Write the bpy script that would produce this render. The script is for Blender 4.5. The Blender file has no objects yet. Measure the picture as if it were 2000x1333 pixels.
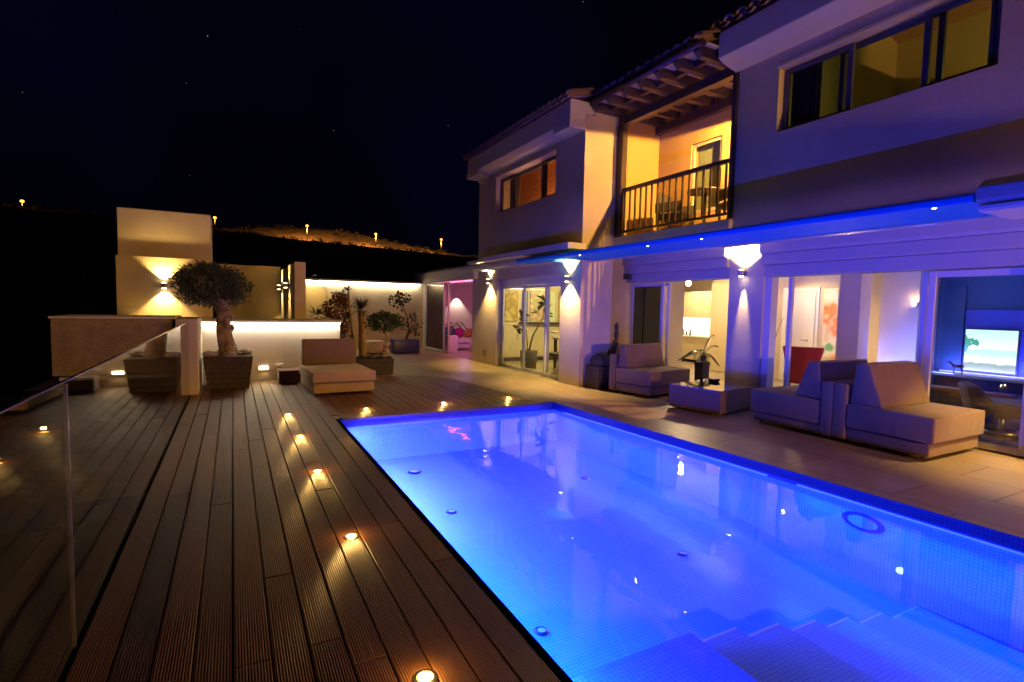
import bpy, bmesh, math, random
from mathutils import Vector, Matrix
random.seed(7)
R = math.radians
scene = bpy.context.scene
col = scene.collection

# ---------------------------------------------------------------- camera
YAW, PITCH, ROLL, FPX, EYE = 0.4899, 0.0657, 0.0208, 1022.7, 1.5
cy, sy, cp, sp, cr, sr = math.cos(YAW), math.sin(YAW), math.cos(PITCH), math.sin(PITCH), math.cos(ROLL), math.sin(ROLL)
Fv = Vector((sy*cp, cy*cp, -sp)); Rt = Vector((cy, -sy, 0)); Up = Rt.cross(Fv)
rv = cr*Rt + sr*Up; uv = -sr*Rt + cr*Up
cam = bpy.data.cameras.new('camera'); camo = bpy.data.objects.new('camera', cam); col.objects.link(camo)
cam.sensor_width = 36; cam.lens = 36*FPX/2000; cam.clip_end = 3000; cam.clip_start = 0.05
camo.matrix_world = Matrix(((rv.x, uv.x, -Fv.x, 0), (rv.y, uv.y, -Fv.y, 0), (rv.z, uv.z, -Fv.z, EYE), (0, 0, 0, 1)))
scene.camera = camo

# ---------------------------------------------------------------- world (night sky) and exposure
scene.view_settings.view_transform = 'Standard'; scene.view_settings.look = 'None'
scene.view_settings.exposure = 0; scene.view_settings.gamma = 1
scene.cycles.use_denoising = True
scene.cycles.max_bounces = 8; scene.cycles.diffuse_bounces = 3; scene.cycles.glossy_bounces = 4
scene.cycles.transparent_max_bounces = 16
scene.cycles.sample_clamp_indirect = 4; scene.cycles.caustics_reflective = False
scene.cycles.blur_glossy = 0.5
w = bpy.data.worlds.new('World'); scene.world = w; w.use_nodes = True
nt = w.node_tree; bg = nt.nodes['Background']
tc = nt.nodes.new('ShaderNodeTexCoord')
vor = nt.nodes.new('ShaderNodeTexVoronoi'); vor.inputs['Scale'].default_value = 38
nt.links.new(tc.outputs['Generated'], vor.inputs['Vector'])
lt = nt.nodes.new('ShaderNodeMath'); lt.operation = 'LESS_THAN'; lt.inputs[1].default_value = 0.032
nt.links.new(vor.outputs['Distance'], lt.inputs[0])
sepc = nt.nodes.new('ShaderNodeSeparateColor'); nt.links.new(vor.outputs['Color'], sepc.inputs[0])
pw = nt.nodes.new('ShaderNodeMath'); pw.operation = 'POWER'; pw.inputs[1].default_value = 9
nt.links.new(sepc.outputs[0], pw.inputs[0])
mu = nt.nodes.new('ShaderNodeMath'); mu.operation = 'MULTIPLY'
nt.links.new(lt.outputs[0], mu.inputs[0]); nt.links.new(pw.outputs[0], mu.inputs[1])
mu2 = nt.nodes.new('ShaderNodeMath'); mu2.operation = 'MULTIPLY'; mu2.inputs[1].default_value = 0.35
nt.links.new(mu.outputs[0], mu2.inputs[0])
noi = nt.nodes.new('ShaderNodeTexNoise'); noi.inputs['Scale'].default_value = 2.2
nt.links.new(tc.outputs['Generated'], noi.inputs['Vector'])
skr = nt.nodes.new('ShaderNodeValToRGB')
skr.color_ramp.elements[0].position = 0.42; skr.color_ramp.elements[0].color = (0.0004, 0.0005, 0.0022, 1)
skr.color_ramp.elements[1].position = 0.75; skr.color_ramp.elements[1].color = (0.0006, 0.0010, 0.0085, 1)
nt.links.new(noi.outputs[0], skr.inputs[0])
adw = nt.nodes.new('ShaderNodeMixRGB'); adw.blend_type = 'ADD'; adw.inputs[0].default_value = 1
nt.links.new(skr.outputs[0], adw.inputs[1]); nt.links.new(mu2.outputs[0], adw.inputs[2])
nt.links.new(adw.outputs[0], bg.inputs['Color']); bg.inputs['Strength'].default_value = 1.0

YEL = (1.0, 0.66, 0.22)
P_SCONCE, P_POOL, P_LED = 190, 1600, 24

# ---------------------------------------------------------------- materials
def mat(name, color=(0.5, 0.5, 0.5), rough=0.6, metal=0, spec=0.5, bump=None, noise=None, island=None, brick=None, emit=None, wave=None, coat=0, sheen=0, var_scale=1.0):
    m = bpy.data.materials.new(name); m.use_nodes = True
    n = m.node_tree; b = n.nodes['Principled BSDF']; L = n.links
    b.inputs['Base Color'].default_value = (*color, 1); b.inputs['Roughness'].default_value = rough
    b.inputs['Metallic'].default_value = metal; b.inputs['Specular IOR Level'].default_value = spec
    b.inputs['Coat Weight'].default_value = coat; b.inputs['Sheen Weight'].default_value = sheen
    t = n.nodes.new('ShaderNodeTexCoord')
    cur = None
    if noise:                      # (scale, color2, detail)
        x = n.nodes.new('ShaderNodeTexNoise'); x.inputs['Scale'].default_value = noise[0]; x.inputs['Detail'].default_value = 6
        L.new(t.outputs['Object'], x.inputs['Vector'])
        c = n.nodes.new('ShaderNodeValToRGB'); c.color_ramp.elements[0].position = 0.32; c.color_ramp.elements[1].position = 0.68
        c.color_ramp.elements[0].color = (*color, 1); c.color_ramp.elements[1].color = (*noise[1], 1)
        L.new(x.outputs[0], c.inputs[0]); cur = c.outputs[0]
    if island:                     # second colour per loose piece
        g = n.nodes.new('ShaderNodeNewGeometry'); mx = n.nodes.new('ShaderNodeMixRGB')
        L.new(g.outputs['Random Per Island'], mx.inputs[0])
        if cur: L.new(cur, mx.inputs[1])
        else: mx.inputs[1].default_value = (*color, 1)
        mx.inputs[2].default_value = (*island, 1); cur = mx.outputs[0]
    hgt = None
    if brick:                      # dict(w,h,mortar,c2,mc,map)
        br = n.nodes.new('ShaderNodeTexBrick')
        mp = n.nodes.new('ShaderNodeMapping'); L.new(t.outputs['Object'], mp.inputs[0])
        mp.inputs['Rotation'].default_value = brick.get('rot', (0, 0, 0))
        L.new(mp.outputs[0], br.inputs['Vector']); br.inputs['Scale'].default_value = 1
        br.inputs['Brick Width'].default_value = brick['w']; br.inputs['Row Height'].default_value = brick['h']
        br.inputs['Mortar Size'].default_value = brick['m']; br.offset = brick.get('off', 0.5)
        br.inputs['Mortar Smooth'].default_value = 0.1
        br.inputs['Color2'].default_value = (*brick['c2'], 1); br.inputs['Mortar'].default_value = (*brick['mc'], 1)
        if cur: L.new(cur, br.inputs['Color1'])
        else: br.inputs['Color1'].default_value = (*color, 1)
        cur = br.outputs[0]
        if brick.get('bump', 1):
            hgt = br.outputs['Fac']
    if cur: L.new(cur, b.inputs['Base Color'])
    bn = None
    if hgt:
        bu = n.nodes.new('ShaderNodeBump'); bu.invert = True; bu.inputs['Strength'].default_value = 0.5; bu.inputs['Distance'].default_value = 0.004
        L.new(hgt, bu.inputs['Height']); bn = bu.outputs[0]
    if bump:                       # (scale, strength, distance)
        x = n.nodes.new('ShaderNodeTexNoise'); x.inputs['Scale'].default_value = bump[0]; x.inputs['Detail'].default_value = 5
        mp = n.nodes.new('ShaderNodeMapping'); L.new(t.outputs['Object'], mp.inputs[0])
        if len(bump) > 3: mp.inputs['Scale'].default_value = bump[3]
        L.new(mp.outputs[0], x.inputs['Vector'])
        bu = n.nodes.new('ShaderNodeBump'); bu.inputs['Strength'].default_value = bump[1]; bu.inputs['Distance'].default_value = bump[2]
        L.new(x.outputs[0], bu.inputs['Height'])
        if bn: L.new(bn, bu.inputs['Normal'])
        bn = bu.outputs[0]
    if wave:                       # (direction, scale, distance)
        x = n.nodes.new('ShaderNodeTexWave'); x.bands_direction = wave[0]; x.inputs['Scale'].default_value = wave[1]
        L.new(t.outputs['Object'], x.inputs['Vector'])
        bu = n.nodes.new('ShaderNodeBump'); bu.inputs['Strength'].default_value = 0.8; bu.inputs['Distance'].default_value = wave[2]
        L.new(x.outputs[1], bu.inputs['Height'])
        if bn: L.new(bn, bu.inputs['Normal'])
        bn = bu.outputs[0]
    if bn: L.new(bn, b.inputs['Normal'])
    if emit:
        b.inputs['Emission Color'].default_value = (*emit[0], 1); b.inputs['Emission Strength'].default_value = emit[1]
    return m

def clear(name, f0, rough=0.0, tint=(1, 1, 1), bump=None, power=5):
    """see-through sheet: a two-sided Fresnel mix of clear and mirror"""
    m = bpy.data.materials.new(name); m.use_nodes = True
    n = m.node_tree; L = n.links; n.nodes.remove(n.nodes['Principled BSDF']); out = n.nodes['Material Output']
    g = n.nodes.new('ShaderNodeNewGeometry'); d = n.nodes.new('ShaderNodeVectorMath'); d.operation = 'DOT_PRODUCT'
    L.new(g.outputs['Incoming'], d.inputs[0]); L.new(g.outputs['Normal'], d.inputs[1])
    def mth(op, a, b=None):
        x = n.nodes.new('ShaderNodeMath'); x.operation = op
        for i, v in enumerate((a, b)):
            if v is None: continue
            if isinstance(v, (int, float)): x.inputs[i].default_value = v
            else: L.new(v, x.inputs[i])
        return x.outputs[0]
    a = mth('ABSOLUTE', d.outputs['Value']); a = mth('SUBTRACT', 1, a); a = mth('POWER', a, power)
    a = mth('MULTIPLY', a, 1-f0); a = mth('ADD', a, f0)
    tr = n.nodes.new('ShaderNodeBsdfTransparent'); tr.inputs[0].default_value = (*tint, 1)
    gl = n.nodes.new('ShaderNodeBsdfAnisotropic'); gl.inputs['Roughness'].default_value = rough
    if bump:
        t = n.nodes.new('ShaderNodeTexCoord'); x = n.nodes.new('ShaderNodeTexNoise'); x.inputs['Scale'].default_value = bump[0]
        x.inputs['Detail'].default_value = 2
        L.new(t.outputs['Object'], x.inputs['Vector']); bu = n.nodes.new('ShaderNodeBump')
        bu.inputs['Strength'].default_value = bump[1]; bu.inputs['Distance'].default_value = bump[2]
        L.new(x.outputs[0], bu.inputs['Height']); L.new(bu.outputs[0], gl.inputs['Normal'])
    mx = n.nodes.new('ShaderNodeMixShader'); L.new(a, mx.inputs[0]); L.new(tr.outputs[0], mx.inputs[1]); L.new(gl.outputs[0], mx.inputs[2])
    L.new(mx.outputs[0], out.inputs['Surface'])
    return m

def glow(name, color, s):
    m = bpy.data.materials.new(name); m.use_nodes = True
    n = m.node_tree; b = n.nodes['Principled BSDF']; b.inputs['Base Color'].default_value = (0.8, 0.8, 0.8, 1)
    b.inputs['Emission Color'].default_value = (*color, 1); b.inputs['Emission Strength'].default_value = s
    return m

M = {}
M['plaster'] = mat('plaster', (0.64, 0.55, 0.41), 0.85, noise=(1.1, (0.50, 0.42, 0.31)), bump=(22, 0.4, 0.006))
M['plaster_far'] = mat('garden_plaster', (0.62, 0.52, 0.33), 0.85, noise=(1.6, (0.47, 0.38, 0.24)), bump=(22, 0.4, 0.007))
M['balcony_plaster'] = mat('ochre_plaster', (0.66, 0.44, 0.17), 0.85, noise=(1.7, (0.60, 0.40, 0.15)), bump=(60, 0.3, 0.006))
M['rough_plaster'] = mat('rough_plaster', (0.40, 0.30, 0.15), 0.9, noise=(6, (0.30, 0.22, 0.11)), bump=(14, 0.7, 0.03, (1, 1, 2.4)))
M['stone_wall'] = mat('stone_wall', (0.60, 0.56, 0.50), 0.8, noise=(2, (0.54, 0.50, 0.44)), bump=(30, 0.3, 0.004),
                      brick=dict(w=1.25, h=0.46, m=0.004, c2=(0.57, 0.53, 0.47), mc=(0.42, 0.38, 0.33), rot=(R(90), 0, 0)))
M['trim'] = mat('white_trim', (0.66, 0.63, 0.58), 0.7, bump=(80, 0.2, 0.003))
M['alu'] = mat('painted_aluminium', (0.62, 0.60, 0.58), 0.35, spec=0.6)
M['alu_dark'] = mat('dark_aluminium', (0.06, 0.055, 0.06), 0.4)
M['box'] = mat('shutter_box', (0.44, 0.42, 0.42), 0.32, spec=0.6)
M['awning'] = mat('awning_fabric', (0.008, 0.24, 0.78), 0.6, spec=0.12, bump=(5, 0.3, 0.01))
M['awning_bar'] = mat('awning_bar', (0.42, 0.36, 0.30), 0.4)
M['wood_dark'] = mat('dark_stained_wood', (0.022, 0.012, 0.016), 0.5, noise=(9, (0.035, 0.018, 0.022)), bump=(20, 0.4, 0.004, (1, 8, 8)))
M['board_pale'] = mat('pale_ceiling_board', (0.60, 0.52, 0.44), 0.7, noise=(4, (0.50, 0.43, 0.36)))
M['tile_roof'] = mat('clay_roof_tile', (0.22, 0.13, 0.10), 0.7, island=(0.34, 0.22, 0.17), bump=(30, 0.5, 0.006))
M['deck'] = mat('composite_board', (0.085, 0.029, 0.008), 0.40, noise=(3.5, (0.040, 0.015, 0.005)), island=(0.15, 0.062, 0.022), wave=('X', 28, 0.0022), bump=(7, 0.25, 0.01, (6, .5, 1)))
M['deck_under'] = mat('deck_void', (0.01, 0.008, 0.006), 0.9)
M['patio'] = mat('travertine', (0.44, 0.32, 0.17), 0.40, noise=(2.4, (0.30, 0.21, 0.11)), bump=(9, 0.25, 0.006),
                 brick=dict(w=0.92, h=0.61, m=0.006, c2=(0.31, 0.225, 0.125), mc=(0.09, 0.06, 0.035), rot=(0, 0, R(90))))
M['floor_in'] = mat('interior_floor', (0.42, 0.35, 0.26), 0.25, noise=(1.5, (0.36, 0.30, 0.22)),
                    brick=dict(w=0.9, h=0.6, m=0.003, c2=(0.38, 0.32, 0.24), mc=(0.25, 0.2, 0.15)))
def mosaic(name, c1, c2, mc, rot):
    return mat(name, c1, 0.3, brick=dict(w=0.027, h=0.027, m=0.0022, c2=c2, mc=mc, rot=rot, off=0.0, bump=0))
M['pool_floor'] = mosaic('pool_mosaic', (0.30, 0.60, 0.85), (0.26, 0.55, 0.82), (0.11, 0.28, 0.56), (0, 0, 0))
M['pool_wall_x'] = mosaic('pool_mosaic_side', (0.30, 0.60, 0.85), (0.26, 0.55, 0.82), (0.11, 0.28, 0.56), (0, R(90), 0))
M['pool_wall_y'] = mosaic('pool_mosaic_end', (0.30, 0.60, 0.85), (0.26, 0.55, 0.82), (0.11, 0.28, 0.56), (R(90), 0, 0))
M['pool_step'] = mosaic('step_mosaic', (0.27, 0.56, 0.84), (0.24, 0.52, 0.80), (0.12, 0.28, 0.58), (0, 0, 0))
M['pool_shelf'] = mosaic('shelf_mosaic', (0.16, 0.32, 0.62), (0.13, 0.28, 0.58), (0.08, 0.14, 0.4), (0, 0, 0))
M['nosing'] = mat('step_nosing', (0.7, 0.78, 0.9), 0.4)
M['band_x'] = mosaic('navy_mosaic', (0.02, 0.03, 0.16), (0.015, 0.025, 0.13), (0.06, 0.08, 0.25), (0, R(90), 0))
M['band_y'] = mosaic('navy_mosaic_end', (0.02, 0.03, 0.16), (0.015, 0.025, 0.13), (0.06, 0.08, 0.25), (R(90), 0, 0))
M['water'] = clear('pool_water', 0.022, 0.0, (0.90, 0.95, 1.0), bump=(2.6, 0.16, 0.016), power=4.0)
M['glass'] = clear('window_glass', 0.045, 0.0, (0.95, 0.97, 0.96))
M['glass_dark'] = clear('tinted_glass', 0.06, 0.0, (0.26, 0.30, 0.32))
M['steel'] = mat('brushed_steel', (0.55, 0.55, 0.55), 0.28, metal=1)
M['fabric'] = mat('taupe_fabric', (0.22, 0.13, 0.052), 0.9, noise=(3, (0.18, 0.105, 0.042)), bump=(7, 0.35, 0.03), sheen=0.2)
M['fabric2'] = mat('beige_fabric', (0.42, 0.29, 0.15), 0.9, noise=(3, (0.36, 0.25, 0.13)), bump=(7, 0.35, 0.03), sheen=0.2)
M['fabric_back'] = mat('brown_fabric', (0.19, 0.12, 0.06), 0.9, noise=(3, (0.18, 0.12, 0.075)), bump=(420, 0.5, 0.003))
M['table'] = mat('lacquered_table', (0.15, 0.085, 0.05), 0.55, spec=0.35)
M['brown_box'] = mat('brown_rattan', (0.11, 0.04, 0.025), 0.6, wave=('Z', 24, 0.004))
M['block_pot'] = mat('block_pot', (0.04, 0.03, 0.018), 0.8, noise=(8, (0.07, 0.052, 0.032)),
                     brick=dict(w=0.17, h=0.088, m=0.006, c2=(0.055, 0.045, 0.035), mc=(0.02, 0.016, 0.012), rot=(R(90), 0, 0)), bump=(30, .8, .01))
M['stone'] = mat('river_stone', (0.30, 0.27, 0.23), 0.8, island=(0.18, 0.16, 0.14), bump=(12, 0.5, 0.01))
M['bark'] = mat('olive_bark', (0.09, 0.06, 0.03), 0.9, noise=(11, (0.34, 0.24, 0.12)), bump=(11, 1.0, 0.07, (1, 1, .45)))
M['bark_pale'] = mat('pale_bark', (0.38, 0.28, 0.17), 0.8, noise=(18, (0.28, 0.20, 0.12)), bump=(26, 0.8, 0.01))
M['bark_palm'] = mat('ringed_bark', (0.40, 0.24, 0.08), 0.9, noise=(16, (0.20, 0.11, 0.04)), bump=(22, 1.0, 0.02, (1, 1, 3)))
def leafm(name, c, c2, rough=0.5):
    return mat(name, c, rough, island=c2, spec=0.4)
M['olive_leaf'] = leafm('olive_leaf', (0.022, 0.036, 0.010), (0.075, 0.095, 0.03), 0.5)
M['green_leaf'] = leafm('green_leaf', (0.02, 0.05, 0.012), (0.05, 0.10, 0.025), 0.35)
M['palm_leaf'] = leafm('palm_leaf', (0.04, 0.08, 0.015), (0.09, 0.14, 0.03), 0.4)
M['red_leaf'] = leafm('red_leaf', (0.10, 0.03, 0.02), (0.18, 0.07, 0.035))
M['dark_leaf'] = leafm('dark_leaf', (0.015, 0.018, 0.012), (0.05, 0.035, 0.02))
M['grass_leaf'] = leafm('grass_leaf', (0.06, 0.09, 0.015), (0.16, 0.17, 0.03))
M['cactus'] = mat('cactus_skin', (0.035, 0.03, 0.018), 0.7, noise=(30, (0.07, 0.055, 0.03)), bump=(60, 1, .01))
M['blue_pot'] = mat('blue_glazed_pot', (0.02, 0.035, 0.20), 0.35)
M['white'] = mat('white_paint', (0.72, 0.70, 0.64), 0.45)
M['cream'] = mat('cream_paint', (0.70, 0.60, 0.40), 0.7)
M['cabinet'] = mat('cabinet_front', (0.66, 0.55, 0.34), 0.35)
M['red_seat'] = mat('red_upholstery', (0.45, 0.03, 0.02), 0.7)
M['blue_seat'] = mat('blue_cushion', (0.06, 0.12, 0.30), 0.8)
M['grey_seat'] = mat('grey_wicker', (0.07, 0.065, 0.06), 0.7, bump=(60, .6, .01))
M['wicker'] = mat('dark_wicker', (0.06, 0.045, 0.03), 0.7, wave=('Z', 14, 0.006))
M['olive_room'] = mat('upstairs_paint', (0.40, 0.36, 0.20), 0.9)
M['curtain'] = mat('dark_curtain', (0.09, 0.06, 0.045), 0.9)
M['curtain_blue'] = mat('blue_grey_curtain', (0.14, 0.15, 0.20), 0.9)
M['brickroom'] = mat('glazed_brick', (0.40, 0.13, 0.05), 0.7,
                     brick=dict(w=0.16, h=0.055, m=0.007, c2=(0.28, 0.08, 0.03), mc=(0.5, 0.26, 0.12), rot=tuple(Matrix(((0, 1, 0), (0, 0, 1), (1, 0, 0))).to_euler())))
M['tealwall'] = mat('teal_panel', (0.05, 0.13, 0.16), 0.5)
M['hill'] = mat('dry_slope', (0.20, 0.13, 0.07), 0.95, noise=(0.12, (0.045, 0.035, 0.02)), bump=(0.35, 1.0, 1.2))
M['shrub_far'] = leafm('distant_shrub', (0.03, 0.03, 0.012), (0.08, 0.06, 0.03))
M['bead'] = mat('pale_bead', (0.6, 0.52, 0.42), 0.4, island=(0.35, 0.25, 0.16))
M['ceramic_white'] = mat('white_ceramic', (0.72, 0.70, 0.70), 0.3)
M['terracotta_dark'] = mat('dark_pot', (0.035, 0.02, 0.015), 0.5)
M['led'] = glow('led_strip', (1.0, 0.86, 0.62), 22)
M['led_deck'] = glow('deck_lens', (1.0, 0.50, 0.08), 5)
M['led_warm'] = glow('warm_lens', (1.0, 0.78, 0.45), 30)
M['sodium'] = glow('sodium_lens', (1.0, 0.36, 0.05), 3.6)
M['blue_led'] = glow('blue_led', (0.12, 0.10, 1.0), 6)
M['splash'] = glow('glowing_splashback', (1.0, 0.88, 0.60), 1.6)  # panel glows by itself so that it looks lit
M['teal_led'] = glow('pool_lens', (0.02, 0.05, 1.0), 3)

# ---------------------------------------------------------------- geometry helpers
WORLD = {}
class MB:
    def __init__(s): s.v = []; s.f = []; s.sm = []
    def add(s, vs, fs, smooth=False):
        o = len(s.v); s.v += [tuple(p) for p in vs]; s.f += [tuple(i+o for i in f) for f in fs]; s.sm += [smooth]*len(fs); return s
    def box(s, x0, x1, y0, y1, z0, z1):
        if x0 > x1: x0, x1 = x1, x0
        if y0 > y1: y0, y1 = y1, y0
        if z0 > z1: z0, z1 = z1, z0
        v = [(x0, y0, z0), (x1, y0, z0), (x1, y1, z0), (x0, y1, z0), (x0, y0, z1), (x1, y0, z1), (x1, y1, z1), (x0, y1, z1)]
        return s.add(v, [(0, 3, 2, 1), (4, 5, 6, 7), (0, 1, 5, 4), (1, 2, 6, 5), (2, 3, 7, 6), (3, 0, 4, 7)])
    def frustum(s, c, w0, d0, z0, w1, d1, z1):
        x, y = c; v = []
        for w_, d_, z in ((w0, d0, z0), (w1, d1, z1)):
            v += [(x-w_, y-d_, z), (x+w_, y-d_, z), (x+w_, y+d_, z), (x-w_, y+d_, z)]
        return s.add(v, [(0, 3, 2, 1), (4, 5, 6, 7), (0, 1, 5, 4), (1, 2, 6, 5), (2, 3, 7, 6), (3, 0, 4, 7)])
    def prism(s, poly, axis, a, b):
        """poly of 2-D points swept along axis from a to b"""
        def p3(u, v_, t):
            return {'x': (t, u, v_), 'y': (u, t, v_), 'z': (u, v_, t)}[axis]
        n = len(poly); v = [p3(u, q, a) for u, q in poly] + [p3(u, q, b) for u, q in poly]
        f = [tuple(range(n))[::-1], tuple(range(n, 2*n))] + [(i, (i+1) % n, (i+1) % n+n, i+n) for i in range(n)]
        return s.add(v, f)
    def tube(s, pts, rad, n=10, smooth=True, cap=True):
        pts = [Vector(p) for p in pts]; rad = rad if isinstance(rad, (list, tuple)) else [rad]*len(pts)
        v = []; ref = None
        for i, p in enumerate(pts):
            t = (pts[min(i+1, len(pts)-1)]-pts[max(i-1, 0)]).normalized()
            if ref is None: ref = Vector((0, 0, 1)) if abs(t.z) < .9 else Vector((1, 0, 0))
            u = t.cross(ref).normalized(); w_ = t.cross(u).normalized(); ref = -w_ if False else ref
            if abs(t.dot(ref)) > .95: ref = Vector((1, 0, 0)) if abs(t.x) < .8 else Vector((0, 1, 0))
            for k in range(n):
                a = 2*math.pi*k/n; v.append(p+(u*math.cos(a)+w_*math.sin(a))*rad[i])
        f = []
        for i in range(len(pts)-1):
            for k in range(n): f.append((i*n+k, i*n+(k+1) % n, (i+1)*n+(k+1) % n, (i+1)*n+k))
        s.add(v, f, smooth)
        if cap:
            o = len(s.v)-len(v)
            s.f += [tuple(o+k for k in range(n))[::-1], tuple(o+(len(pts)-1)*n+k for k in range(n))]; s.sm += [False, False]
        return s
    def cyl(s, c, r, z0, z1, n=20, r1=None):
        return s.tube([(c[0], c[1], z0), (c[0], c[1], z1)], [r, r if r1 is None else r1], n)
    def blob(s, c, r, sx=1, sy_=1, sz=1, n=8, jit=0.0):
        v = []; f = []; m = n; k = n//2+1
        for i in range(k+1):
            th = math.pi*i/k
            for j in range(m):
                ph = 2*math.pi*j/m; q = r*(1+random.uniform(-jit, jit))
                v.append((c[0]+q*sx*math.sin(th)*math.cos(ph), c[1]+q*sy_*math.sin(th)*math.sin(ph), c[2]+q*sz*math.cos(th)))
        for i in range(k):
            for j in range(m): f.append((i*m+j, (i+1)*m+j, (i+1)*m+(j+1) % m, i*m+(j+1) % m))
        return s.add(v, f, True)
    def leaf(s, p, d, l, w_, up=None, fold=0.15):
        d = Vector(d).normalized(); r_ = Vector((random.gauss(0, 1), random.gauss(0, 1), random.gauss(0, 1))) if up is None else Vector(up)
        sd = d.cross(r_); sd = sd.normalized() if sd.length > 1e-4 else Vector((1, 0, 0)); nn = sd.cross(d)
        p = Vector(p); a = p+d*l*.45+sd*w_; b = p+d*l*.45-sd*w_; e = p+d*l-nn*l*fold
        return s.add([p, a, e, b], [(0, 1, 2, 3)])
    def build(s, name, m, parent=None, bevel=0, seg=2, label=None, kind=None, weld=False):
        me = bpy.data.meshes.new(name); o = bpy.data.objects.new(name, me); col.objects.link(o)
        vs = s.v
        if parent is not None:
            Wp = WORLD[parent.name]; inv = Wp.inverted(); vs = [inv @ Vector(p) for p in vs]
            o.parent = parent; WORLD[o.name] = Wp
        else: WORLD[o.name] = Matrix.Identity(4)
        me.from_pydata([tuple(p) for p in vs], [], s.f); me.polygons.foreach_set('use_smooth', s.sm); me.update()
        me.materials.append(M[m] if isinstance(m, str) else m)
        if bevel:
            b = o.modifiers.new('edge', 'BEVEL'); b.width = bevel; b.segments = seg; b.limit_method = 'ANGLE'
            if seg > 2: me.polygons.foreach_set('use_smooth', [True]*len(me.polygons))
        if label: o['label'] = label
        if kind: o['kind'] = kind
        return o

def tag(o, label, cat, group=None):
    o['label'] = label; o['category'] = cat
    if group: o['group'] = group
    return o
def thing(name, label, cat, loc, rz=0, group=None):
    o = bpy.data.objects.new(name, None); col.objects.link(o); o.empty_display_size = .1
    o.location = loc; o.rotation_euler = (0, 0, rz)
    WORLD[o.name] = Matrix.Translation(loc) @ Matrix.Rotation(rz, 4, 'Z')
    return tag(o, label, cat, group)
def dup(o, parent=None):
    c = o.copy(); col.objects.link(c)
    if parent: c.parent = parent
    for ch in [x for x in bpy.data.objects if x.parent == o]: dup(ch, c)
    return c
def solid(xs, ys, zs, boxes, holes):
    """walls as one skin: cells of a grid that lie in a box and in no hole"""
    mb = MB()
    for bx in boxes+holes:
        xs = xs | {bx[0], bx[1]}; ys = ys | {bx[2], bx[3]}; zs = zs | {bx[4], bx[5]}
    X, Y, Z = sorted(xs), sorted(ys), sorted(zs)
    def ins(b, x, y, z): return b[0] < x < b[1] and b[2] < y < b[3] and b[4] < z < b[5]
    def full(i, j, k):
        if not (0 <= i < len(X)-1 and 0 <= j < len(Y)-1 and 0 <= k < len(Z)-1): return False
        x, y, z = (X[i]+X[i+1])/2, (Y[j]+Y[j+1])/2, (Z[k]+Z[k+1])/2
        return any(ins(b, x, y, z) for b in boxes) and not any(ins(b, x, y, z) for b in holes)
    S = {(i, j, k): full(i, j, k) for i in range(len(X)-1) for j in range(len(Y)-1) for k in range(len(Z)-1)}
    for (i, j, k), v in S.items():
        if not v: continue
        x0, x1, y0, y1, z0, z1 = X[i], X[i+1], Y[j], Y[j+1], Z[k], Z[k+1]
        if not S.get((i-1, j, k)): mb.add([(x0, y0, z0), (x0, y0, z1), (x0, y1, z1), (x0, y1, z0)], [(0, 1, 2, 3)])
        if not S.get((i+1, j, k)): mb.add([(x1, y0, z0), (x1, y1, z0), (x1, y1, z1), (x1, y0, z1)], [(0, 1, 2, 3)])
        if not S.get((i, j-1, k)): mb.add([(x0, y0, z0), (x1, y0, z0), (x1, y0, z1), (x0, y0, z1)], [(0, 1, 2, 3)])
        if not S.get((i, j+1, k)): mb.add([(x0, y1, z0), (x0, y1, z1), (x1, y1, z1), (x1, y1, z0)], [(0, 1, 2, 3)])
        if not S.get((i, j, k-1)): mb.add([(x0, y0, z0), (x0, y1, z0), (x1, y1, z0), (x1, y0, z0)], [(0, 1, 2, 3)])
        if not S.get((i, j, k+1)): mb.add([(x0, y0, z1), (x1, y0, z1), (x1, y1, z1), (x0, y1, z1)], [(0, 1, 2, 3)])
    return mb
def lamp(name, kind, loc, power, color, parent=None, size=0.05, spot=None, direction=None, blend=0.4, sx=None, sy_=None, long_y=False):
    l = bpy.data.lights.new(name, kind); l.energy = power; l.color = color
    if kind == 'POINT' or kind == 'SPOT': l.shadow_soft_size = size
    if kind == 'SPOT': l.spot_size = spot; l.spot_blend = blend
    if kind == 'AREA':
        l.shape = 'RECTANGLE'; l.size = sx; l.size_y = sy_
    o = bpy.data.objects.new(name, l); col.objects.link(o)
    Wl = Matrix.Translation(loc)
    if direction is not None:
        d_ = -Vector(direction).normalized(); lx = Vector((0, 1, 0)) if long_y else Vector((1, 0, 0))
        lx = lx-d_*lx.dot(d_)
        if lx.length < .05: lx = Vector((0, 0, 1))-d_*d_.z
        lx.normalize(); ly = d_.cross(lx)
        Wl = Wl @ Matrix(((lx.x, ly.x, d_.x, 0), (lx.y, ly.y, d_.y, 0), (lx.z, ly.z, d_.z, 0), (0, 0, 0, 1)))
    if parent is not None:
        o.parent = parent; o.matrix_local = WORLD[parent.name].inverted() @ Wl
    else: o.matrix_world = Wl
    return o

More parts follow.
